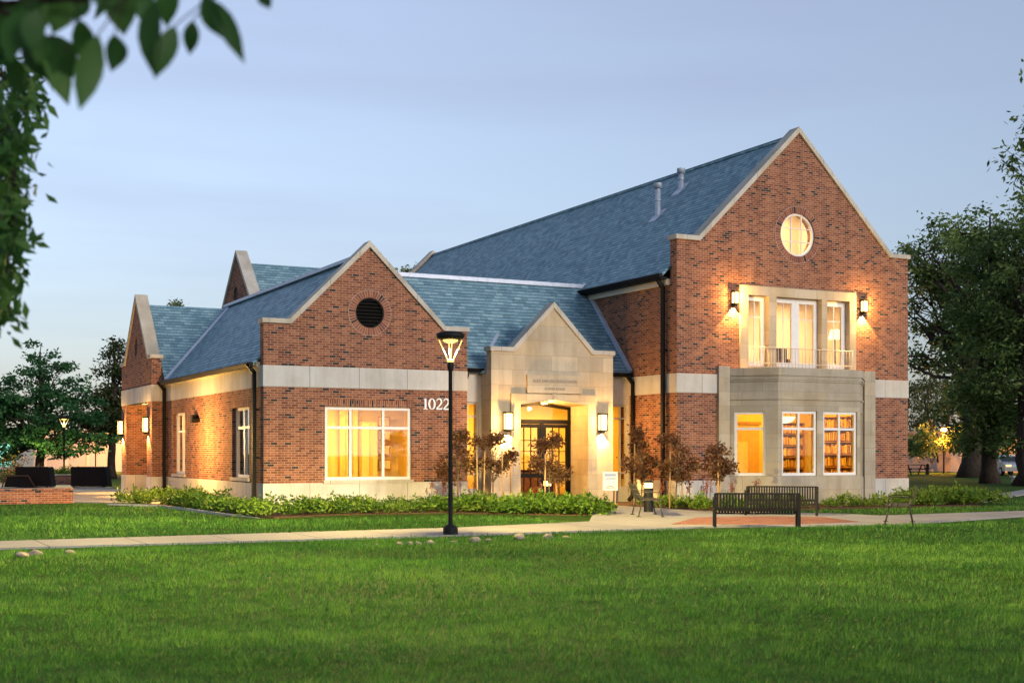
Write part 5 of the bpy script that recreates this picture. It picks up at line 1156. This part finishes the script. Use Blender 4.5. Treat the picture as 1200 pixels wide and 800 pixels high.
# ================================================================== LEFT BACKGROUND: the patio
def brick_wall_thing(name, a, b, h, th, label, capmat='coping'):
    a = Vector((a[0],a[1],0)); b = Vector((b[0],b[1],0)); c = (a+b)/2; t = empty(name, c, label, 'wall', world=True)
    mb = MB(); mb.bar(a+Vector((0,0,h/2-0.02)), b+Vector((0,0,h/2-0.02)), th, h-0.04); mb.build('brickwork', M['brick'], t)
    mb = MB(); mb.bar(a+Vector((0,0,h+0.012)), b+Vector((0,0,h+0.012)), th+0.06, 0.06); mb.build('cap', M[capmat], t)
brick_wall_thing('garden_wall', (-8,43.3), (6.75,43.9), 0.44, 0.35, 'low brick garden wall along the edge of the patio', 'brick')
pa = gnd(58,568); pb = gnd(88,568)
brick_wall_thing('planter_wall', (pa.x,pa.y), (pb.x,pb.y), 0.50, 0.6, 'short brick planter between the two black patio seats')
def patio_seat(px0, px1, pyb, pyt, label, right=True):
    a = gnd(px0,pyb); b = gnd(px1,pyb); c = (a+b)/2; wd = (b-a).length; t_ = (c-Vector((0,0,EYE))).dot(_f); h = (pyb-pyt)*t_/FPX
    t = empty('patio_seat', c, label, 'patio seat', 'black covered patio seats', rz=-YAW*0.9)
    mb = MB(); n = 8; pr = [(-wd/2,0.05),(wd/2+0.10,0.05)] + [(wd/2-0.10+0.10*math.cos(q), h-0.14+0.14*math.sin(q)) for q in [math.pi/2*k/n for k in range(n+1)]] + [(-wd/2+0.06-0.06*math.sin(q), h-0.06+0.06*math.cos(q)) for q in [math.pi/2*k/n for k in range(n+1)]]
    m = len(pr); V = [(x,-0.35,z) for x,z in pr]+[(x,0.40,z) for x,z in pr]; mb.add(V, [tuple(range(m)), tuple(range(m,2*m))[::-1]]+[(i,m+i,m+(i+1)%m,(i+1)%m) for i in range(m)]); mb.build('cover', M['cover'], t)
    for sx in (-1,1):
        mb = MB(); mb.box(sx*(wd/2-0.12)-0.03,-0.3,0,sx*(wd/2-0.12)+0.03,-0.24,0.05); mb.build('foot', M['black'], t)
patio_seat(21,60,571,546.5,'left black covered patio seat below the maple'); patio_seat(86,126,571,546.5,'right black covered patio seat next to the lit porch')
c = gnd(24,571.5); t = empty('wicker_chair', c, 'brown wicker chair with slanted sides at the left of the patio', 'chair', rz=-YAW)
mb = MB(); mb.hexa([(-0.65,-0.3,0.05),(0.70,-0.3,0.05),(0.70,0.3,0.05),(-0.65,0.3,0.05),(-0.5,-0.28,0.52),(0.45,-0.28,0.52),(0.45,0.28,0.52),(-0.5,0.28,0.52)]); mb.build('seat', M['cover'], t)
mb = MB(); mb.tube([(-0.72,-0.32,0.04),(-0.55,-0.32,0.56),(0.48,-0.32,0.56),(0.78,-0.32,0.04)],0.035,6); mb.build('frame', M['brownpad'], t)
for k,(px,py) in enumerate(((66,566),(75,565),(82,566))):
    g = deep(px, 565, 66.2); shrub(g.x, g.y, (0,1,2)[k], 'green potted plant growing in the short brick planter', 'plants in the short brick planter', 0.9).location.z = 0.46
for k,(px,s_) in enumerate(((2,2.0),(14,2.0),(27,1.6),(40,1.0))):
    rng = np.random.default_rng(90+k); g = deep(px, 560, 68+k); t = empty('flowering_bush', (g.x,g.y,0), ['orange-flowering bush at the left border of the patio','tall orange-flowering bush second from the left border','orange-flowering bush third from the left border','smallest orange-flowering bush beside the maple trunk'][k], 'bush', 'orange-flowering bushes behind the patio')
    cs = [((rng.normal(0,0.35), rng.normal(0,0.3), abs(rng.normal(0.55,0.35))*s_*0.6), 0) for _ in range(40)]
    lc = LeafCloud(); lc.leaves(rng, cs, 0.10, 10, 0.12, 0.06, 0.5, 0.2); lc.build('leaves', M['lf_olive'], t)
    lc = LeafCloud(); lc.leaves(rng, cs[:22], 0.12, 4, 0.11, 0.09, 0.5, 0.3, 0, 1); lc.build('blossoms', M['orange'], t)
def far_wall(name, p0, p1, t0, t1, z0, z1, mat, label, cat='wall', posts=0, cap=True):
    a = deep(p0,530.5,t0); b = deep(p1,530.5,t1); a.z = b.z = 0; c = (a+b)/2; t = empty(name, c, label, cat, world=True)
    mb = MB(); mb.bar(a+Vector((0,0,(z0+z1)/2)), b+Vector((0,0,(z0+z1)/2)), 0.2, z1-z0); mb.build('panel', M[mat], t)
    if cap: mb = MB(); mb.bar(a+Vector((0,0,z1+0.05)), b+Vector((0,0,z1+0.05)), 0.28, 0.1); mb.build('cap', M['stucco'], t)
    for k in range(posts):
        q = a+(b-a)*(k+0.5)/posts; mb = MB(); mb.box(q.x-0.12,q.y-0.2,0,q.x+0.12,q.y+0.2,z1+0.15); mb.build('post', M['stucco'], t)
    return t
far_wall('boundary_wall', 40, 190, 112, 112, 0, 3.5, 'stucco', 'pale boundary wall lit warm behind the patio', posts=6)
bs = empty('shop_building', deep(-60,530.5,125).xy.to_3d(), 'far low shop with a lit greenish glass front beyond the patio', 'building', world=True)
a = deep(-320,530.5,125); b = deep(48,530.5,125); a.z = b.z = 0; dv = (b-a).normalized(); pS = Pl((a.x,a.y),(dv.x,dv.y),(dv.y,-dv.x)); Ls = (b-a).length
mb = MB(); wall(mb, pS, rect(0,Ls,0,3.6), [rect(6+k*3.6,9.2+k*3.6,0.3,2.5) for k in range(6)], 0, 0.3); pbox(mb, pS, 0, Ls, 3.6, 3.9, -0.1, 6); mb.build('wall', M['stucco'], bs)
for k in range(6): mb = MB(); mb.add([pS.P(6+k*3.6,0.3,0.2),pS.P(9.2+k*3.6,0.3,0.2),pS.P(9.2+k*3.6,2.5,0.2),pS.P(6+k*3.6,2.5,0.2)],[(0,1,2,3)]); mb.build('lit_pane', M['shopfront'], bs)
g = deep(112,530.5,106); lamp('yard_light', 'POINT', (g.x,g.y,2.6), 2600, (1.0,0.42,0.10), shadow_soft_size=0.1)
t = empty('yard_lamp', (g.x,g.y,0), 'dim yard lamp hidden among the leaves behind the porch', 'lamp'); mb = MB(); mb.lathe([(0.05,0),(0.05,3.4)],(0,0,0),8); mb.build('pole', M['black'], t); mb = MB(); mb.lathe([(0.16,3.4),(0.10,3.6)],(0,0,0),10); mb.build('lamp_head', M['bulb'], t)

# ================================================================== RIGHT BACKGROUND: street, lamp, car
far_wall('boundary_wall', 1040, 1330, 118, 96, 0, 3.4, 'stucco', 'long pale wall lit orange by the street lamp beyond the big trees', posts=0)
t = far_wall('boundary_gate', 1115, 1131, 110.6, 109.4, 0, 1.9, 'galv', 'grey panelled gate in front of the long pale wall', 'gate', cap=False)
ls = deep(1106,530.5,103); t = empty('street_lamp', (ls.x,ls.y,0), 'street lamp glowing orange between the building and the big trees', 'street lamp', rz=-YAW)
mb = MB(); mb.lathe([(0.07,0),(0.05,3.27)],(0,0,0),10); mb.build('pole', M['black'], t)
mb = MB(); mb.lathe([(0.05,3.72),(0.22,3.65),(0.26,3.57)],(0,0,0),14); mb.build('hood', M['bronze'], t)
mb = MB(); mb.lathe([(0.10,3.26),(0.22,3.33),(0.22,3.49),(0.08,3.56)],(0,0,0),14); mb.build('lamp_globe', M['sodium'], t)
lamp('street_light', 'POINT', (0,0,3.2), 3000, (1.0,0.34,0.045), t, shadow_soft_size=0.15)
# parked car
def car(loc, rz, label):
    t = empty('parked_car', loc, label, 'car', rz=rz)
    W_ = 0.88
    prof = [(-2.2,0.32),(-2.22,0.62),(-2.15,0.80),(-1.75,0.92),(-1.1,0.98),(-0.45,1.36),(0.1,1.45),(0.9,1.43),(1.55,1.12),(1.75,1.00),(2.12,0.94),(2.2,0.66),(2.18,0.32)]
    mb = MB(); n = len(prof); V = []
    for y, k in ((-W_,0),(-W_+0.03,1),(W_-0.03,1),(W_,0)):
        for x, z in prof: V.append((x, y*(0.80 if z > 1.05 else 1), z))
    F = [tuple(range(n)), tuple(range(3*n,4*n))[::-1]]
    for j in range(3): F += [(j*n+i, (j+1)*n+i, (j+1)*n+(i+1)%n, j*n+(i+1)%n) for i in range(n)]
    mb.add(V, F); mb.build('body', M['carpaint'], t)
    for s_ in (-1,1):
        mb = MB(); q = [(-0.95,1.03,0.87),(-0.42,1.32,0.80*0.89),(0.05,1.38,0.71),(0.05,1.03,0.86)]; mb.add([(x, s_*(0.72 if z>1.05 else 0.89), z) for x,z,_ in q], [(0,1,2,3)]); mb.build('window', M['darkglass'], t)
        mb = MB(); q = [(0.12,1.03),(0.12,1.38),(0.85,1.36),(1.35,1.10),(1.3,1.03)]; mb.add([(x, s_*(0.72 if z>1.05 else 0.89), z) for x,z in q], [(0,1,2,3,4)]); mb.build('window', M['darkglass'], t)
        for x in (-1.38,1.36):
            mb = MB(); ps = [(x+0.31*math.cos(2*math.pi*k/18), 0.31+0.31*math.sin(2*math.pi*k/18)) for k in range(18)]; mb.add([(a,s_*0.70,b) for a,b in ps]+[(a,s_*0.91,b) for a,b in ps], [tuple(range(18)), tuple(range(18,36))[::-1]]+[(i,(i+1)%18,18+(i+1)%18,18+i) for i in range(18)]); wh = mb.build('wheel', M['tyre'], t)
            mb = MB(); ps = [(x+0.19*math.cos(2*math.pi*k/14), 0.31+0.19*math.sin(2*math.pi*k/14)) for k in range(14)]; mb.add([(a,s_*0.915,b) for a,b in ps],[tuple(range(14))]); mb.build('rim', M['galv'], wh)
        mb = MB(); mb.box(-2.24,s_*0.62-0.18,0.64,-2.12,s_*0.62+0.18,0.78); mb.build('headlight', M['tail'], t)
        mb = MB(); mb.box(2.10,s_*0.66-0.16,0.70,2.21,s_*0.66+0.16,0.86); mb.build('tail_light', M['tail'], t)
    mb = MB(); mb.add([(-1.06,-0.70,1.02),(-1.06,0.70,1.02),(-0.47,0.62,1.36),(-0.47,-0.62,1.36)],[(0,1,2,3)]); mb.build('windscreen', M['darkglass'], t)
    return t
g = deep(1179,530.5,94); car((g.x,g.y,0.0), R(62), 'silver car parked between the two big tree trunks')
g = deep(1151,530.5,90); t = empty('street_sign', (g.x,g.y,0), 'thin dark sign on a post between the wide trunk and the straight trunk', 'sign', rz=-YAW)
mb = MB(); mb.tube([(0,0,-0.05),(0,0,2.1)],0.05,8); mb.build('post', M['black'], t); mb = MB(); mb.box(-0.28,-0.07,1.45,0.28,-0.052,2.15); mb.build('panel', M['black'], t)
g = deep(1072,530.5,97); t = empty('picnic_table', (g.x,g.y,0), 'dark picnic table on the far grass just right of the building', 'picnic table', rz=-YAW+0.2)
mb = MB(); mb.box(-0.95,-0.38,0.70,0.95,0.38,0.75); mb.build('table_top', M['cover'], t)
for s_ in (-1,1):
    mb = MB(); mb.box(-0.95,s_*0.70-0.13,0.42,0.95,s_*0.70+0.13,0.46); mb.build('seat', M['cover'], t)
    mb = MB(); mb.bar((s_*0.65,-0.7,0),(s_*0.65,-0.2,0.70),0.08,0.05); mb.bar((s_*0.65,0.7,0),(s_*0.65,0.2,0.70),0.08,0.05); mb.bar((s_*0.65,-0.75,0.39),(s_*0.65,0.75,0.39),0.05,0.06); mb.build('leg', M['cover'], t)
g = deep(1087,530.5,100); t = empty('fire_hydrant', (g.x,g.y,0), 'small dark hydrant on the far lit verge right of the building', 'hydrant')
mb = MB(); mb.lathe([(0.15,-0.02),(0.15,0.06),(0.11,0.08),(0.11,0.55),(0.15,0.58),(0.13,0.70),(0.05,0.80)],(0,0,0),12); mb.tube([(-0.2,0,0.42),(0.2,0,0.42)],0.06,8); mb.build('body', M['bronze'], t)
g = deep(1199,530.5,66); t = empty('stone_bench', (g.x,g.y,0), 'low grey stone bench beside the trunk at the right border', 'bench', rz=-YAW)
mb = MB(); mb.box(-0.6,-0.25,0.36,0.6,0.25,0.46); mb.build('seat', M['kerb'], t)
for s_ in (-1,1): mb = MB(); mb.box(s_*0.42-0.1,-0.2,-0.05,s_*0.42+0.1,0.2,0.355); mb.build('leg', M['kerb'], t)
